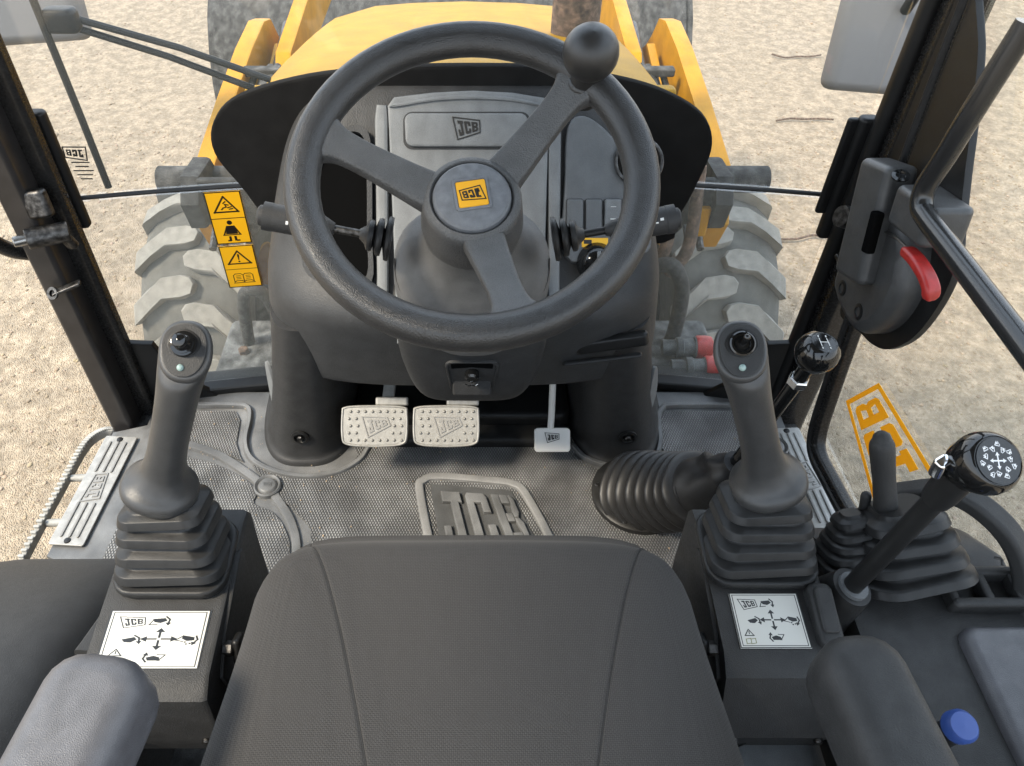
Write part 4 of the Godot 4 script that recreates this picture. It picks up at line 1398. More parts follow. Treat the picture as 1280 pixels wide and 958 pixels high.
	var kn := piece("knob", xf(lathe([[.011, .036], [.015, .040], [.022, .048], [.0265, .058], [.0272, .064], [.0262, .072], [.0225, .080], [.0170, .0845], [.0160, .0845], [.0155, .0838], [0, .0842]], 36), along(n0, n1)), M.gloss, g, 35)
	var kf := along(n0, n1) * Transform3D(Basis(), Vector3(0, .0842, 0))
	var fw := Vector3(0, .55, -.83)
	var kn_n := kf.basis.y
	var ky := (fw - kn_n * fw.dot(kn_n)).normalized()
	var kt := Transform3D(Basis(ky.cross(kn_n), ky, kn_n), kf.origin)
	for b in [[-.005, 0, .0012, .013], [.005, 0, .0012, .013], [0, 0, .009, .0012]]:
		piece("pattern_line", xf(rbox(b[2], b[3], .0006, .0002), kt * Transform3D(Basis(), Vector3(b[0], b[1], .0003))), M.white, kn)
	for b in [[-.005, .0095], [.005, .0095], [-.005, -.0095], [.005, -.0095]]:
		piece("gear_mark", xf(rbox(.0016, .003, .0006, .0002), kt * Transform3D(Basis(), Vector3(b[0], b[1], .0003))), M.white, kn)

func build_litter() -> void:
	rng.seed = 91
	var grain := SphereMesh.new()
	grain.radius = 1.0
	grain.height = 1.4
	grain.radial_segments = 5
	grain.rings = 2
	var mm := MultiMesh.new()
	mm.transform_format = MultiMesh.TRANSFORM_3D
	mm.mesh = grain
	mm.instance_count = 700
	for i in mm.instance_count:
		var x := rng.randf_range(-.62, .60)
		var z := rng.randf_range(.55, 1.10)
		if rng.randf() < .5:
			x = rng.randf_range(-.62, -.25)
		var r := .0006 + .0018 * pow(rng.randf(), 4.0)
		mm.set_instance_transform(i, Transform3D(Basis.from_euler(Vector3(rng.randf(), rng.randf() * TAU, 0)).scaled(Vector3(r, r * .7, r * 1.3)), v(x, .0055, z)))
	var o := MultiMeshInstance3D.new()
	o.name = "grit"
	o.multimesh = mm
	o.material_override = M.stone
	add_child(o)
	tag(o, "pale grit scattered over the rubber floor mat", "grit", "", "stuff")
	for k in 3:
		var c: Vector3 = [v(2.35, GROUND, 5.6), v(2.1, GROUND, 4.6), v(1.75, GROUND, 3.3)][k]
		var pts := []
		for j in 5:
			pts.append(c + Vector3((j - 2) * .09, .012 + rng.randf() * .012, rng.randf_range(-.03, .03)))
		solo("twig", sweep(cm(pts, 4), .006, 6), M.rust, ["dry twig lying on the sand farthest beyond the right window", "dry twig on the sand right of the loader boom", "dry twig on the sand beside the right front wheel"][k], "twig", "dry twigs")

func crumpled() -> PackedVector2Array:
	var r := PackedVector2Array()
	for i in 36:
		var a := TAU * i / 36
		r.append(Vector2(cos(a), sin(a)) * (1.0 + .025 * sin(3.0 * a + .6) + .015 * sin(5.0 * a)))
	return r

# ------------------------------------------------------------------ joysticks and their pods

func boot_rings(base: Vector3, top: Vector3, s0: float, s1: float, pleats: int, rad: float, deep: float, sq := 1.0) -> Array:
	var ax := (top - base).normalized()
	var side := (Vector3.RIGHT - ax * ax.x).normalized()
	var fwd := side.cross(ax).normalized()
	var rings := []
	for i in pleats:
		var f0 := float(i) / pleats
		for r in [[.0, .0], [.04, .0], [.03, .94], [.07, 1.02], [.44, 1.0], [.52, .92], [.66, .20], [.76, .0], [.99, .0]]:
			var f: float = f0 + r[0] / pleats
			var sz: float = lerpf(s0, s1, f) - deep * (1.0 - r[1])
			var o := rrect(sz, sz * sq, rad * sz / s0, 6)
			# sagging rubber: corners droop a little
			var R := PackedVector3Array()
			for q in o:
				var k: float = q.length() / (sz * .5)
				R.append(base.lerp(top, f) + side * q.x + fwd * q.y - ax * .0025 * (k - 1.0) * r[1] + ax * .0012 * sin(q.x * 60.0 + i * 2.0))
			rings.append(R)
	return rings

func joystick(sx: float, base: Vector3, flange: Vector3, head: Vector3, label: String) -> void:
	var t := thing("joystick", label, "joystick", base, "servo joysticks")
	var bt := boot_rings(base, flange + (base - flange).normalized() * .012, .124, .084, 4, .024, .022, .78)
	piece("boot", loft(bt), M.rubber, t, 42)
	piece("boot_flange", xf(rbox(.128, .012, .102, .004, .026), Transform3D(Basis(), base + Vector3(0, .001, 0))), M.rubber, t)
	var d := (head - flange).normalized()
	var cn := Vector3(-.10 * sx, .80, .60).normalized()  # the head faces the driver
	var L := flange.distance_to(head)
	var rings := []
	for r in curve_rings([[-.016, .031, .031, 0], [-.011, .0375, .037, 0], [-.004, .0405, .040, 0], [.004, .039, .038, 0], [.012, .032, .031, 0], [.024, .0245, .026, 0], [.036, .0215, .024, 0], [.06, .0195, .0235, 0], [.10, .0195, .024, .0], [L * .72, .0205, .025, .05], [L * .86, .0225, .0265, .35], [L * .96, .0245, .029, .8], [L, .0252, .0305, 1.0]], 4):
		var n := d.lerp(cn, clampf(r[3], 0, 1)).normalized()
		var ax := (Vector3.RIGHT - n * n.x).normalized()
		rings.append(ring(flange + d * float(r[0]), ax * float(r[1]), ax.cross(n) * float(r[2]), sup(1, 1, 2.25, 36)))
	var hx := (Vector3.RIGHT - cn * cn.x).normalized()
	var hy := cn.cross(hx).normalized()
	for e in [[.0030, .0245, .0298], [.0052, .0225, .0275], [.0058, .0205, .0255]]:
		rings.append(ring(head + cn * float(e[0]), hx * float(e[1]), hx.cross(cn) * float(e[2]), sup(1, 1, 2.25, 36)))
	piece("grip", loft(rings), M.grip, t, 55)
	var hf := Transform3D(Basis(hx, hy, cn), head + cn * .0058)
	var egg := PackedVector2Array()
	for q in sup(.0205, .0255, 2.3, 32):
		egg.append(Vector2(q.x * (1.0 + .12 * q.y / .0255), q.y))
	piece("top_plate", xf(prism(egg, .0016, .0008), hf), M.plastic, t)
	var bz := cm2([Vector2(0, .0185), Vector2(.012, .012), Vector2(.015, .002), Vector2(.009, -.006), Vector2(0, -.0085), Vector2(-.009, -.006), Vector2(-.015, .002), Vector2(-.012, .012)], 4)
	piece("bezel", xf(prism(bz, .0018, .0008), hf * Transform3D(Basis(), Vector3(0, .002, .0016))), M.black, t)
	var bf := hf * Transform3D(Basis.from_euler(Vector3(PI / 2, 0, 0)), Vector3(0, .006, .0034))
	if sx < 0:
		piece("button", xf(lathe([[.0125, 0], [.0118, .003], [.0100, .0035], [.0100, .0055], [.0080, .006], [.0060, .009], [.0068, .012], [.0072, .015], [.0060, .0185], [.0030, .0205], [0, .021]], 28), bf), M.gloss, t, 35)
	else:
		piece("toggle_ring", xf(lathe([[.0120, 0], [.0120, .002], [.0106, .003], [.0096, .0005], [.0078, .0005], [.0070, .0022], [.0058, .0005], [0, .0005]], 28), bf), M.gloss, t, 30)
		piece("toggle", sweep([bf * Vector3(0, .001, 0), bf * Vector3(.002, .010, -.004)], [.0026, .0036], 12, true), M.gloss, t)
	piece("lamp", xf(ball(Vector3.ZERO, .0034, 12), hf * Transform3D(Basis(), Vector3(.001 * sx - .0015, -.0165, .0016))), M.led, t)

func pod_decal() -> StandardMaterial3D:
	var ink := Color(.10, .10, .10)
	var im := Image.create(256, 256, false, Image.FORMAT_RGB8)
	im.fill(Color(.12, .12, .12))
	im.fill_rect(Rect2i(4, 4, 248, 248), Color(.76, .75, .72))
	im.fill_rect(Rect2i(9, 9, 238, 238), Color(.2, .2, .2))
	im.fill_rect(Rect2i(12, 12, 232, 232), Color(.76, .75, .72))
	paint_logo(im, [Vector2(28, 30), Vector2(92, 34), Vector2(96, 66), Vector2(44, 80)], 3, ink)
	var c := Vector2(140, 128)
	for k in 4:
		var d: Vector2 = [Vector2.UP, Vector2.RIGHT, Vector2.DOWN, Vector2.LEFT][k]
		var n := Vector2(-d.y, d.x)
		stroke(im, [c + d * 8, c + d * 32], 6, ink)
		paint(im, PackedVector2Array([c + d * 30 + n * 12, c + d * 48, c + d * 30 - n * 12]), ink)
	# little machine pictograms at the four ends
	for k in 4:
		var o: Vector2 = [Vector2(130, 46), Vector2(212, 124), Vector2(140, 212), Vector2(66, 132)][k]
		var f := Transform2D([.0, .4, 3.3, -.2][k], o)
		paint(im, f * PackedVector2Array([Vector2(-18, -6), Vector2(14, -10), Vector2(20, 2), Vector2(4, 12), Vector2(-12, 8)]), ink)
		stroke(im, [f * Vector2(16, -16), f * Vector2(26, -4), f * Vector2(24, 12)], 5, ink)
		paint(im, f * PackedVector2Array([Vector2(16, 10), Vector2(31, 10), Vector2(24, 24)]), ink)
		if k != 3:
			stroke(im, [f * Vector2(-16, 0), f * Vector2(-24, 20), f * Vector2(-4, 18)], 3, ink)
		for j in (3 if k == 1 else 0):
			disc(im, f * Vector2(2 + j * 7, 18 + (j % 2) * 6), 3, ink)
	stroke(im, [Vector2(42, 172), Vector2(58, 200), Vector2(26, 200)], 3.5, ink, true)
	stroke(im, [Vector2(42, 182), Vector2(42, 193)], 3, ink)
	for k in 2:
		stroke(im, [Vector2(26 + k * 17, 216), Vector2(43 + k * 17, 213), Vector2(43 + k * 17, 234), Vector2(26 + k * 17, 237)], 3, Color(.45, .45, .3), true)
	return printed(im, .3)

func build_levers() -> void:
	var dec := pod_decal()
	for s in [-1, 1]:
		var xa: float = -.408 if s < 0 else .268
		var xb: float = -.272 if s < 0 else .396
		var dz: float = -.025 if s < 0 else 0.0
		var pod := thing("joystick_pod", "black control pod under the left joystick beside the seat" if s < 0 else "black control pod under the right joystick with a white arrow diagram", "control pod", v((xa + xb) * .5, .2, .43), "joystick pods")
		piece("body", side_prism([[.560, .385], [.552, .400], [.53, .404], [.375 + dz, .391], [.352 + dz, .378], [.318, .305], [.33, .24], [.40, .20], [.50, .20], [.552, .26]], xa, xb - xa, .007), M.plastic, pod, 35)
		piece("side_cover", side_prism([[.50, .395], [.49, .402], [.40, .385], [.36, .36], [.37, .28], [.48, .25]], xb - .004 if s < 0 else xa - .004, .008, .003), M.plastic, pod)
		piece("rear_seam", tri_box(v(xa + .03, .262, .3225), v(xb - .01, .352, .3385), .0015, .003, .0003), M.ink, pod)
		var px := xb + .012 if s < 0 else xa - .012
		piece("pivot_bolt", cyl(v(xb if s < 0 else xa, .372, .388), v(px, .372, .388), .0085, 6), M.dull_steel, pod)
		piece("pivot_link", xf(rbox(.010, .10, .022, .004), Transform3D(Basis.from_euler(Vector3(-.5, 0, 0)), v(px - s * .003, .335, .375))), M.black, pod)
		for k in 2:
			piece("screw", cyl(v(xa + .018 + k * (xb - xa - .036), .300, .319), v(xa + .018 + k * (xb - xa - .036), .300, .3135), .005, 12), M.dull_steel, pod)
		# white diagram plate on the pod
		var w0 := xa + .018 if s > 0 else xa + .012
		var w1 := xb - .034 if s > 0 else xb - .014
		var yy := func(z: float) -> float: return .391 + (z - .375) * .084 + .0008
		var z1 := .440 if s > 0 else .420
		var z0: float = .378 + dz * .9
		var lb := thing("diagram_plate", "white diagram plate with crossed arrows on the right control pod" if s > 0 else "white diagram plate on the left control pod ahead of the armrest", "label", v((w0 + w1) * .5, .39, .4), "pod diagram plates")
		piece("backing", loft([PackedVector3Array([v(w0, yy.call(z0), z0), v(w1, yy.call(z0), z0), v(w1, yy.call(z1), z1), v(w0, yy.call(z1), z1)]), PackedVector3Array([v(w0, yy.call(z0) + .001, z0), v(w1, yy.call(z0) + .001, z0), v(w1, yy.call(z1) + .001, z1), v(w0, yy.call(z1) + .001, z1)])]), M.white, lb)
		print_piece("print", [v(w0, yy.call(z1) + .0014, z1), v(w1, yy.call(z1) + .0014, z1), v(w1, yy.call(z0) + .0014, z0), v(w0, yy.call(z0) + .0014, z0)], dec, lb)
		if s > 0:
			var rk := thing("rocker_switch", "black rocker switch at the outer edge of the right control pod", "switch", v(.384, .39, .41))
			piece("housing", xf(rbox(.026, .026, .070, .005), Transform3D(Basis.from_euler(Vector3(.16, 0, 0)), v(.383, .396, .412))), M.plastic, rk)
			piece("rocker", xf(rbox(.019, .010, .050, .003), Transform3D(Basis.from_euler(Vector3(.25, 0, 0)), v(.383, .410, .413))), M.plastic, rk)
			piece("mark", xf(emblem([Vector2(-.006, .004), Vector2(.006, .004), Vector2(.006, -.003), Vector2(-.004, -.004)], .001, .0006), Transform3D(Basis(Vector3(1, 0, 0), Vector3(0, .2, -1).normalized(), Vector3(0, 1, .2).normalized()), v(.383, .4165, .428))), M.white, rk, 20)
	joystick(-1, v(-.338, .404, .482), v(-.339, .500, .512), v(-.272, .675, .537), "black joystick left of the seat with a round thumb button")
	joystick(1, v(.328, .404, .494), v(.324, .500, .520), v(.255, .675, .537), "black joystick right of the seat with a small ringed toggle")

# ------------------------------------------------------------------ right side console

func build_side_console() -> void:
	var c := thing("side_console", "black moulded side console inside the right door", "console", v(.55, 0, .3))
	piece("body", side_prism([[.66, 0.0], [.64, .14], [.61, .26], [.57, .335], [.51, .372], [.30, .372], [-.20, .385], [-.20, 0]], .43, .215, .02), M.plastic, c)
	piece("inner_panel", side_prism([[.60, -.01], [.56, .18], [.48, .29], [.30, .31], [-.2, .33], [-.2, -.01]], .395, .04, .01), M.black, c)
	piece("arch", sweep(cm([v(.52, .40, .575), v(.56, .445, .545), v(.60, .44, .505), v(.628, .405, .47), v(.630, .36, .43), v(.61, .33, .38)], 8), .013, 4, false, rrect(2.2, 1.6, .5, 4)), M.plastic, c)
	piece("tray", mv(rbox(.115, .05, .24, .012), v(.592, .362, .29)), M.vinyl, c)
	for z in [.435, .475]:
		piece("tray_ridge", mv(rbox(.105, .020, .012, .004), v(.592, .380, z)), M.plastic, c)
	for x in [.545, .585, .622]:
		piece("tray_ridge", mv(rbox(.010, .018, .040, .003), v(x, .380, .455)), M.plastic, c)
	piece("recess_mark", sweep(cm([v(.592, .4155, .475), v(.598, .416, .472), v(.597, .414, .466)], 5), .0016, 6), M.ink, c)
	# lever with round knob
	var g := thing("digger_lever", "black lever with a big round knob printed with white symbols", "lever", v(.42, .36, .44))
	piece("sleeve", sweep([v(.405, .33, .45), v(.415, .37, .447), v(.4235, .405, .444)], [.036, .030, .0225], 24), M.rubber, g)
	var cuff := sweep([v(.4225, .400, .4443), v(.4245, .409, .4438)], [.0175, .0165], 20)
	piece("cuff", cuff, M.panel_dark, g)
	var a := v(.422, .398, .4445)
	var b := v(.4375, .645, .4265)
	piece("shaft", sweep([a, a.lerp(b, .80)], .0105, 18), M.black, g)
	piece("collar", sweep([a.lerp(b, .76), a.lerp(b, .80), a.lerp(b, .93)], [.0135, .0150, .0160], 20), M.black, g)
	var hn := Vector3(.10, .80, .48).normalized()
	var k0 := b + Vector3(.004, -.004, 0)
	var kf := Transform3D(along(k0, k0 + hn).basis, k0)
	var kn := piece("knob", xf(lathe([[0.011, -0.0166], [0.0184, -0.0138], [0.0235, -0.0055], [0.0253, 0.0018], [0.0258, 0.0028], [0.0276, 0.0092], [0.0281, 0.0147], [0.0267, 0.0221], [0.0235, 0.0271], [0.0216, 0.0283], [0.021, 0.0276], [0.0, 0.0278]], 40), kf), M.gloss, g, 35)
	var ky := (Vector3(0, .6, -.8) - hn * Vector3(0, .6, -.8).dot(hn)).normalized()
	var kt := Transform3D(Basis(ky.cross(hn), ky, hn), k0 + hn * .0280)
	var im := Image.create(128, 128, false, Image.FORMAT_RGB8)
	im.fill(Color(.13, .13, .13))
	var wh := Color(.85, .85, .85)
	for d in [Vector2.UP, Vector2.DOWN, Vector2.LEFT, Vector2.RIGHT]:
		var n := Vector2(-d.y, d.x)
		stroke(im, [Vector2(64, 64), Vector2(64, 64) + d * 16], 4, wh)
		paint(im, PackedVector2Array([Vector2(64, 64) + d * 14 + n * 6, Vector2(64, 64) + d * 24, Vector2(64, 64) + d * 14 - n * 6]), wh)
	rng.seed = 4
	for i in 14:
		var an := TAU * i / 14.0 + .3
		var o := Vector2(64, 64) + Vector2(cos(an), sin(an)) * (44.0 - 10.0 * (i % 2))
		var f := Transform2D(rng.randf() * 6.0, o)
		stroke(im, [f * Vector2(-7, 4), f * Vector2(0, -6), f * Vector2(7, 2)], 2.4, wh)
		stroke(im, [f * Vector2(-5, 7), f * Vector2(5, 6)], 2.2, wh)
		disc(im, f * Vector2(2, 2), 3, wh)
	var disc_m := printed(im, .25)
	var s := PackedVector3Array()
	var uv := PackedVector2Array()
	var nn := PackedVector3Array()
	for i in 32:
		for q in [Vector2.ZERO, Vector2.from_angle(-TAU * i / 32), Vector2.from_angle(-TAU * (i + 1) / 32)]:
			s.append(kt * Vector3(q.x * .0198, q.y * .0198, .0004) - g.position)
			uv.append(Vector2(.5 + q.x * .48, .5 - q.y * .48))
			nn.append(hn)
	var ar := []
	ar.resize(Mesh.ARRAY_MAX)
	ar[Mesh.ARRAY_VERTEX] = s
	ar[Mesh.ARRAY_NORMAL] = nn
	ar[Mesh.ARRAY_TEX_UV] = uv
	var am := ArrayMesh.new()
	am.add_surface_from_arrays(Mesh.PRIMITIVE_TRIANGLES, ar)
	var dm := MeshInstance3D.new()
	dm.name = "symbol_disc"
	dm.mesh = am
	dm.material_override = disc_m
	g.add_child(dm)
	piece("horn_button", xf(rbox(.016, .022, .012, .003), Transform3D(Basis.from_euler(Vector3(0, .5, .2)), k0 + Vector3(-.028, -.002, .0))), M.chrome, g)
	# hand brake standing in its own boot
	var h := thing("hand_brake", "black upright hand brake lever rising from a concertina boot", "hand brake", v(.50, .34, .46))
	var bt := boot_rings(v(.510, .372, .484), v(.493, .443, .528), .136, .080, 4, .040, .022, .90)
	piece("boot", loft(bt), M.rubber, h, 42)
	piece("boot_side", xf(loft(boot_rings(Vector3(0, 0, 0), Vector3(0, .060, 0), .090, .030, 5, .03, .010)), Transform3D(Basis.from_euler(Vector3(-.5, 0, .2)), v(.455, .375, .500))), M.rubber, h, 42)
	piece("lever", sweep(cm([v(.494, .39, .515), v(.481, .435, .527), v(.467, .480, .541), v(.456, .515, .552), v(.453, .526, .556)], 6), [0.014, 0.0139, 0.0138, 0.0136, 0.0134, 0.0133, 0.0132, 0.0129, 0.0127, 0.0126, 0.0124, 0.0122, 0.0122, 0.0126, 0.0127, 0.0129, 0.0132, 0.0133, 0.0133, 0.0132, 0.0129, 0.0124, 0.0118, 0.0111, 0.01], 22, true), M.plastic, h, 55)
	piece("release_latch", sweep(cm([v(.470, .39, .535), v(.466, .42, .540), v(.464, .437, .545)], 5), .006, 12, true), M.plastic, h)
	# right armrest and blue knob by the window
	var ar2 := thing("armrest", "black padded armrest right of the seat behind the control pod", "armrest", v(.345, .45, .14), "armrests")
	piece("pad", xf(rbox(.076, .075, .42, .024, .032, 5), Transform3D(Basis.from_euler(Vector3(0, .10, 0)), v(.352, .515, .112))), M.plastic, ar2)
	piece("bracket", mv(rbox(.03, .12, .06, .008), v(.345, .43, .12)), M.black, ar2)
	var al := thing("armrest", "grey padded armrest left of the seat behind the white plate", "armrest", v(-.31, .45, .14), "armrests")
	piece("pad", xf(rbox(.090, .075, .42, .024, .032, 5), Transform3D(Basis.from_euler(Vector3(0, -.14, 0)), v(-.342, .515, .095))), M.vinyl, al)
	piece("bracket", mv(rbox(.03, .12, .06, .008), v(-.31, .43, .12)), M.black, al)
	var bk := thing("blue_knob", "blue round knob on the right side console behind the levers", "knob", v(.467, .38, .285))
	piece("stem", cyl(v(.467, .34, .297), v(.467, .412, .288), .012), M.black, bk)
	piece("cap", xf(lathe([[.013, 0], [.0155, .003], [.0155, .012], [.0125, .0165], [0, .0172]], 28), Transform3D(Basis.from_euler(Vector3(.25, 0, 0)), v(.467, .41, .289))), mat(lin(.03, .07, .26), .4), bk)
	var sr := thing("seat_rail", "dark steel rail under the right side of the seat", "rail", v(.30, .2, .2))
	piece("rail", mv(rbox(.10, .03, .5, .006), v(.33, .235, .10)), M.panel_dark, sr)
	piece("bracket", mv(rbox(.14, .012, .10, .004), v(.33, .256, .28)), M.panel_dark, sr)

# ------------------------------------------------------------------ seat

func build_seat() -> void:
	var t := thing("driver_seat", "dark grey woven cloth driver's seat cushion with two curved seams", "seat", v(0, 0, .2))
	var rows := []
	var nz := 64
	var seams := [[], []]
	for j in nz + 1:
		var f := float(j) / nz
		var z := lerpf(.520, -.16, f)           # ahead, at the centre line
		var w := lerpf(.239, .290, smoothstep(0.0, .75, f))
		var sl := -lerpf(.196, .098, pow(clampf((.495 - z) / .26, 0, 1), .72))
		var sr := lerpf(.200, .110, pow(clampf((.495 - z) / .26, 0, 1), .72))
		sl += .006
		var xs := []
		for k in 13:
			xs.append(lerpf(-1.0, -.02, k / 12.0))
		var cols := []
		# left bolster, centre, right bolster, columns close together at each seam
		for k in 15:
			cols.append(lerpf(-w, sl - .005, sin(PI * .5 * k / 14.0)))
		cols += [sl - .0028, sl - .0012, sl, sl + .0012, sl + .0028]
		for k in 23:
			cols.append(lerpf(sl + .005, sr - .005, k / 22.0))
		cols += [sr - .0028, sr - .0012, sr, sr + .0012, sr + .0028]
		for k in 15:
			cols.append(lerpf(sr + .005, w, 1.0 - cos(PI * .5 * k / 14.0)))
		var R := PackedVector3Array()
		for x in cols:
			var e: float = absf(x) / w
			var cx: float = 1.0 - pow(e, 3.4)                # falls away at the sides
			# front corners sweep back
			var back: float = .050 * pow(e, 8.0) * (1.0 - smoothstep(0.0, .9, f))
			var y: float = .452 - .014 * pow(f, 1.5)
			y += .010 * (1.0 - pow(e, 2.0)) * 0.4
			var ds: float = minf(absf(x - sl), absf(x - sr))
			var inside: bool = x > sl and x < sr
			y += (-.003 if inside else .004 * sin(clampf((e - absf(sl) / w) / maxf(1.0 - absf(sl) / w, .05), 0, 1) * PI)) * clampf(ds / .03, 0, 1)
			y -= .0022 * exp(-pow(ds / .0015, 2.0))
			y -= .060 * (1.0 - pow(maxf(1.0 - pow(e, 9.0), 0.0), .5))
			y -= .060 * pow(1.0 - smoothstep(0.0, .13, f), 2.6)
			y += .0016 * sin(x * 34.0 + f * 5.0) * (1.0 - e) * sin(f * 9.0)
			R.append(v(x, y, z - back))
		rows.append(R)
		if j % 1 == 0:
			seams[0].append(R[17])
			seams[1].append(R[17 + 28])
	var n: int = rows[0].size()
	# closed body: skirt down and underside
	var rings := []
	for R in rows:
		var full: PackedVector3Array = R.duplicate()
		var last: Vector3 = R[n - 1]
		var first: Vector3 = R[0]
		full.append(Vector3(last.x, .375, last.z)); full.append(Vector3(last.x * .96, .345, last.z)); full.append(Vector3(first.x * .96, .345, first.z)); full.append(Vector3(first.x, .375, first.z))
		rings.append(full)
	var front := PackedVector3Array()
	for p in rings[0]:
		front.append(Vector3(p.x * .985, minf(p.y, .40) - .04 if p.y > .38 else p.y, p.z + .004))
	rings.push_front(front)
	piece("cushion", loft(rings), M.cloth, t, 60)
	for k in 2:
		var p := []
		for q in seams[k]:
			p.append(q + Vector3(0, .0006, 0))
		piece("seam", sweep(p.slice(2), .0006, 6), M.seam, t)
	piece("base", mv(rbox(.40, .16, .50, .02), v(0, .27, .17)), M.black, t)
	piece("suspension", mv(rbox(.34, .20, .40, .02), v(0, .10, .16)), M.black, t)

# ------------------------------------------------------------------ left doorway

func tread_plate(a: Vector3, b: Vector3, w: float, label: String) -> void:
	# ribbed aluminium sill plate from a (front) to b (rear), lying flat
	var t := thing("sill_plate", label, "sill plate", (a + b) * .5, "ribbed sill plates")
	var z := (b - a).normalized()
	var x := Vector3.UP.cross(z).normalized()
	var L := a.distance_to(b)
	var f := Transform3D(Basis(x, -z, Vector3.UP), (a + b) * .5)
	piece("sheet", xf(prism(rrect(w, L, .004, 3), .003, .001), f), M.plate, t)
	for k in 2:
		for i in 3:
			piece("ridge", xf(prism(rrect(.0050, L * .30, .0024, 3), .0028, .0012), f * Transform3D(Basis(), Vector3((i - 1) * w * .24, (k * 2 - 1) * L * .29, .003))), M.relief, t)
		piece("screw", xf(lathe([[.0062, 0], [.0055, .0018], [0, .0028]], 14), f * Transform3D(Basis.from_euler(Vector3(PI / 2, 0, 0)), Vector3(0, (k * 2 - 1) * L * .465, .003))), M.black, t)
	piece("emblem", xf(emblem([Vector2(-.036, .016), Vector2(.030, .012), Vector2(.034, -.012), Vector2(-.026, -.020)], .002, .0018, .8), f * Transform3D(Basis.from_euler(Vector3(0, 0, PI / 2)), Vector3(0, 0, .003))), M.relief, t, 20)

func build_left_side() -> void:
	tread_plate(v(-.702, .004, 1.012), v(-.720, .004, .758), .064, "ribbed aluminium sill plate in the open left doorway")
	tread_plate(v(.634, .004, 1.035), v(.646, .004, .79), .056, "ribbed aluminium sill plate beside the right joystick below the door glass")
	# serrated step outside the door
	var t := thing("step_rail", "grey serrated steel step rail outside the open left doorway", "step", v(-.80, -.08, .9))
	var path := cm([v(-.735, -.05, 1.075), v(-.775, -.05, 1.070), v(-.800, -.05, 1.035), v(-.808, -.05, .95), v(-.815, -.05, .84), v(-.82, -.05, .73), v(-.825, -.05, .66)], 7)
	piece("rail", sweep(path, .0075, 4, false, rrect(1.2, 2.4, .2, 3)), M.galv, t)
	var teeth := PackedVector3Array()
	var walk := cm([v(-.735, -.05, 1.075), v(-.775, -.05, 1.070), v(-.800, -.05, 1.035), v(-.808, -.05, .95), v(-.815, -.05, .84), v(-.82, -.05, .73), v(-.825, -.05, .66)], 9)
	for p in walk:
		teeth.append_array(mv(rbox(.013, .010, .006, .002), p + Vector3(0, .010, 0)))
	var th := piece("teeth", teeth, M.galv, t)
	th.set_meta("kind", "stuff")
	for z in [.952, .845]:
		piece("rung", sweep([v(-.725, -.052, z + .004), v(-.810, -.052, z)], .0075, 10), M.galv, t)
	# rear wheel arch inside the door
	var arch := []
	for i in 13:
		var x := lerpf(-.80, -.44, i / 12.0)
		var e := absf(i / 12.0 - .5) * 2.0
		var R := PackedVector3Array()
		var rad := .67 - .05 * pow(e, 6.0)
		for k in 33:
			var a := lerpf(-.1, PI * .75, k / 32.0)
			R.append(v(x, -.25 + rad * sin(a), .10 + rad * cos(a)))
		R.append(v(x, -.25, -.3))
		arch.append(R)
	solo("wheel_arch", loft(arch), M.plastic, "dark rounded wheel arch cover at the left edge behind the doorway", "wheel arch")
	solo("arch_rim", sweep(cm([v(-.42, .03, .70), v(-.425, .16, .62), v(-.43, .28, .52), v(-.44, .33, .40)], 8), .012, 4, false, rrect(2.4, 1.2, .3, 3)), M.plastic, "raised black lip joining the left wheel arch to the control pod", "trim")
	# hinge and clip on the left post
	var h := thing("hinge", "worn steel hinge block with a pin on the left cab post", "hinge", v(-0.677, .48, 1.05))
	piece("bracket", xf(rbox(.040, .045, .022, .006), Transform3D(Basis.from_euler(Vector3(-.2, 0, .1)), v(-0.685, .515, 1.055))), M.dull_steel, h)
	piece("knuckle", cyl(v(-0.707, .470, 1.022), v(-0.652, .466, 1.052), .0165), M.dull_steel, h)
	piece("pin", cyl(v(-0.723, .472, 1.012), v(-0.705, .470, 1.022), .0085), M.steel, h)
	piece("tongue", xf(rbox(.020, .05, .016, .005), Transform3D(Basis.from_euler(Vector3(.3, 0, .2)), v(-0.662, .455, 1.05))), M.dull_steel, h)
	var cl := thing("post_clip", "small bent steel clip on the left cab post below the hinge", "clip", v(-0.697, .35, 1.04))
	piece("tab", xf(rbox(.05, .006, .014, .002), Transform3D(Basis.from_euler(Vector3(0, .35, .25)), v(-0.689, .362, 1.036))), M.dull_steel, cl)
	piece("eye", xf(lathe([[.006, -.002], [.011, -.002], [.011, .002], [.006, .002], [.006, -.002]], 16), Transform3D(Basis.from_euler(Vector3(.9, 0, .3)), v(-0.711, .357, 1.028))), M.dull_steel, cl)
	# grab bar outside
	solo("grab_bar", sweep(cm([v(-.80, .78, .93), v(-.795, .60, .985), v(-.785, .50, 1.02), v(-.770, .43, 1.055), v(-.74, .395, 1.09), v(-.70, .385, 1.11)], 8), .013, 14), M.paint, "glossy black grab bar curving outside the left cab post", "grab bar")

# ------------------------------------------------------------------ right door

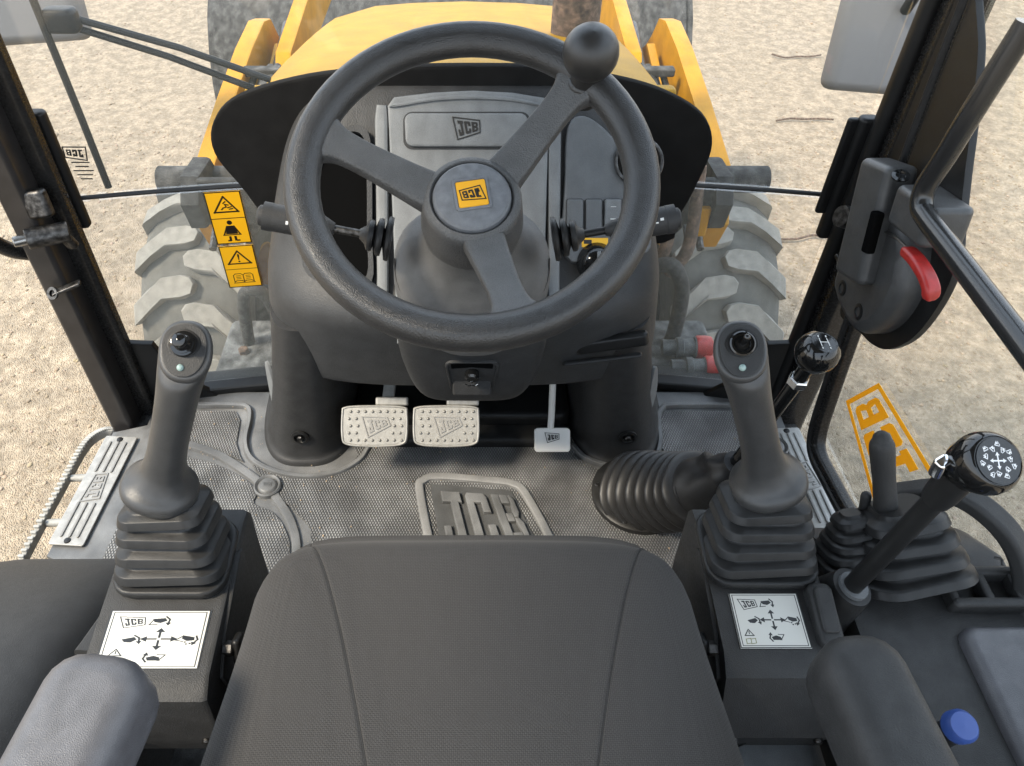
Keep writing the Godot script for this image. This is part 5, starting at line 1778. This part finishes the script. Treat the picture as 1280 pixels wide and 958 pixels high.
func build_right_side() -> void:
	var d := thing("cab_door", "right cab door with a clear glass panel in a black frame", "door", v(.66, 0, .6))
	var outline := [[.955, .075], [.985, .30], [1.03, .60], [1.06, 1.2], [-.30, 1.2], [-.30, .62], [.10, .55], [.28, .47], [.46, .36], [.60, .22], [.70, .13], [.76, .085]]
	piece("glass", side_prism(outline, .664, .005, 0), M.glass_door, d)
	var fp := []
	for q in [[1.075, 1.2], [1.045, .70], [1.01, .42], [.975, .18], [.955, .085], [.925, .055], [.86, .060], [.76, .078], [.70, .122], [.60, .205], [.50, .305], [.36, .42], [.20, .51], [-.05, .585], [-.3, .63]]:
		fp.append(v(.650, q[1], q[0]))
	piece("frame", sweep(cm(fp, 5), .017, 4, false, rrect(2.0, 1.5, .45, 4), Vector3.RIGHT), M.paint, d, 45)
	var inner := []
	for q in fp:
		inner.append(q + Vector3(-.012, 0, 0))
	piece("seal", sweep(cm(inner, 5), .007, 8, false, PackedVector2Array(), Vector3.RIGHT), M.rubber, d, 45)
	# black lock plate on the door
	var lp := []
	for q in cm2([Vector2(1.035, .33), Vector2(1.0, .318), Vector2(.955, .335), Vector2(.91, .348), Vector2(.868, .375), Vector2(.832, .43), Vector2(.818, .50), Vector2(.825, .56), Vector2(.86, .61), Vector2(.895, .66), Vector2(.935, .72), Vector2(1.0, .80), Vector2(1.08, .82), Vector2(1.07, .5)], 5):
		lp.append([q.x, q.y])
	var lk := thing("door_lock", "black door lock with a rounded mounting plate and a red release lever", "door lock", v(.63, .33, .95))
	piece("mounting_plate", side_prism(lp, .638, .012, .004), M.black, lk)
	var cv := []
	for q in cm2([Vector2(1.03, .40), Vector2(1.005, .372), Vector2(.955, .365), Vector2(.905, .375), Vector2(.868, .42), Vector2(.855, .48), Vector2(.872, .53), Vector2(.91, .57), Vector2(.96, .575), Vector2(1.03, .56)], 5):
		cv.append([q.x, q.y])
	var cover := side_prism(cv, 0, .042, .018)
	piece("cover", xf(cover, Transform3D(Basis(Vector3(-1, 0, 0), Vector3.UP, Vector3(0, 0, 1)), Vector3(.640, 0, 0))), M.lock, lk, 50)
	piece("body", xf(rbox(.050, .175, .075, .010, .012), Transform3D(Basis.from_euler(Vector3(-.30, .12, -.05)), v(.596, .535, .972))), M.lock, lk)
	piece("slot", xf(rbox(.014, .060, .018, .003), Transform3D(Basis.from_euler(Vector3(-.30, .12, -.05)), v(.574, .545, .930))), M.void, lk)  # black block for the shade inside the opening
	piece("side_block", xf(rbox(.06, .055, .10, .008), Transform3D(Basis.from_euler(Vector3(-.2, 0, 0)), v(.612, .602, .885))), M.lock, lk)
	piece("striker", xf(lathe([[.008, -.016], [.0165, -.016], [.018, 0], [.0165, .016], [.008, .016]], 22), Transform3D(Basis.from_euler(Vector3(.5, 0, 1.2)), v(.588, .505, 1.030))), M.dull_steel, lk)
	piece("striker_pin", cyl(v(.578, .495, 1.035), v(.615, .520, 1.02), .006), M.steel, lk)
	piece("screw", xf(lathe([[.012, 0], [.012, .002], [.007, .003], [.006, .001], [0, .001]], 18), Transform3D(Basis.from_euler(Vector3(.2, 0, .15)), v(.592, .622, .952))), M.gloss, lk)
	for q in [[.985, .402], [.918, .408]]:
		piece("bolt", xf(lathe([[.013, 0], [.013, .003], [.008, .004], [.007, .0015], [0, .0015]], 16), Transform3D(Basis(Vector3.UP, Vector3(-1, 0, 0), Vector3(0, 0, 1)), v(.600, q[1], q[0]))), M.black, lk)
	piece("wire", sweep(cm([v(.590, .548, .925), v(.588, .560, .895), v(.588, .566, .862)], 5), .0022, 8), M.steel, lk)
	piece("release_lever", sweep(cm([v(.590, .562, .858), v(.590, .565, .835), v(.591, .563, .806), v(.592, .557, .788), v(.594, .549, .784)], 5), .0098, 4, true, rrect(2.2, 1.4, .5, 4)), M.red, lk, 50)
	solo("post_clip", joined([xf(rbox(.03, .007, .016, .002), Transform3D(Basis.from_euler(Vector3(.2, .2, -.2)), v(.626, .405, 1.062))), ball(v(.618, .405, 1.055), .007, 12)]), M.dull_steel, "small steel clip on the right cab post below the door lock", "clip")
	# grab handle
	solo("grab_rail", sweep(cm([v(.600, .86, .86), v(.585, .765, .858), v(.580, .70, .862), v(.578, .655, .868), v(.577, .634, .858), v(.576, .630, .835), v(.572, .634, .76), v(.564, .642, .64), v(.556, .650, .52), v(.552, .655, .40)], 6), .0135, 16), M.tube, "long bent black tube handle across the right door", "handle")
	# yellow emblem stuck on the door glass, reads from outside
	var st := thing("door_sticker", "large yellow outlined letter emblem on the right door glass, seen from behind", "sticker", v(.663, .15, .8))
	var q := [Vector2(.676, .317), Vector2(.902, .270), Vector2(.938, .170), Vector2(.753, .155)]
	q = [Vector2(.668, .300), Vector2(.885, .285), Vector2(.940, .185), Vector2(.755, .135)]
	var f := Transform3D(Basis(Vector3(0, 0, -1), Vector3.UP, Vector3(1, 0, 0)), Vector3(.6628, 0, 0))
	var outer := PackedVector2Array(q)
	var inn := inset_quad(q, .0085)
	var frame := PackedVector3Array()
	for i in 4:
		var k := (i + 1) % 4
		frame.append_array(prism(PackedVector2Array([outer[i], outer[k], inn[k], inn[i]]), .0008))
	piece("outline", xf(frame, f), M.decal_yellow, st, 20)
	var groups := [[L_J], [L_C], L_B]
	var lq := inset_quad(q, .014)
	for gpc in groups:
		var sp := PackedVector3Array()
		for L in gpc:
			var r := PackedVector2Array()
			for p in L:
				r.append(bil(lq, p[0], p[1]))
			sp.append_array(prism(r, .0008))
		piece("letter", xf(sp, f), M.decal_yellow, st, 20)
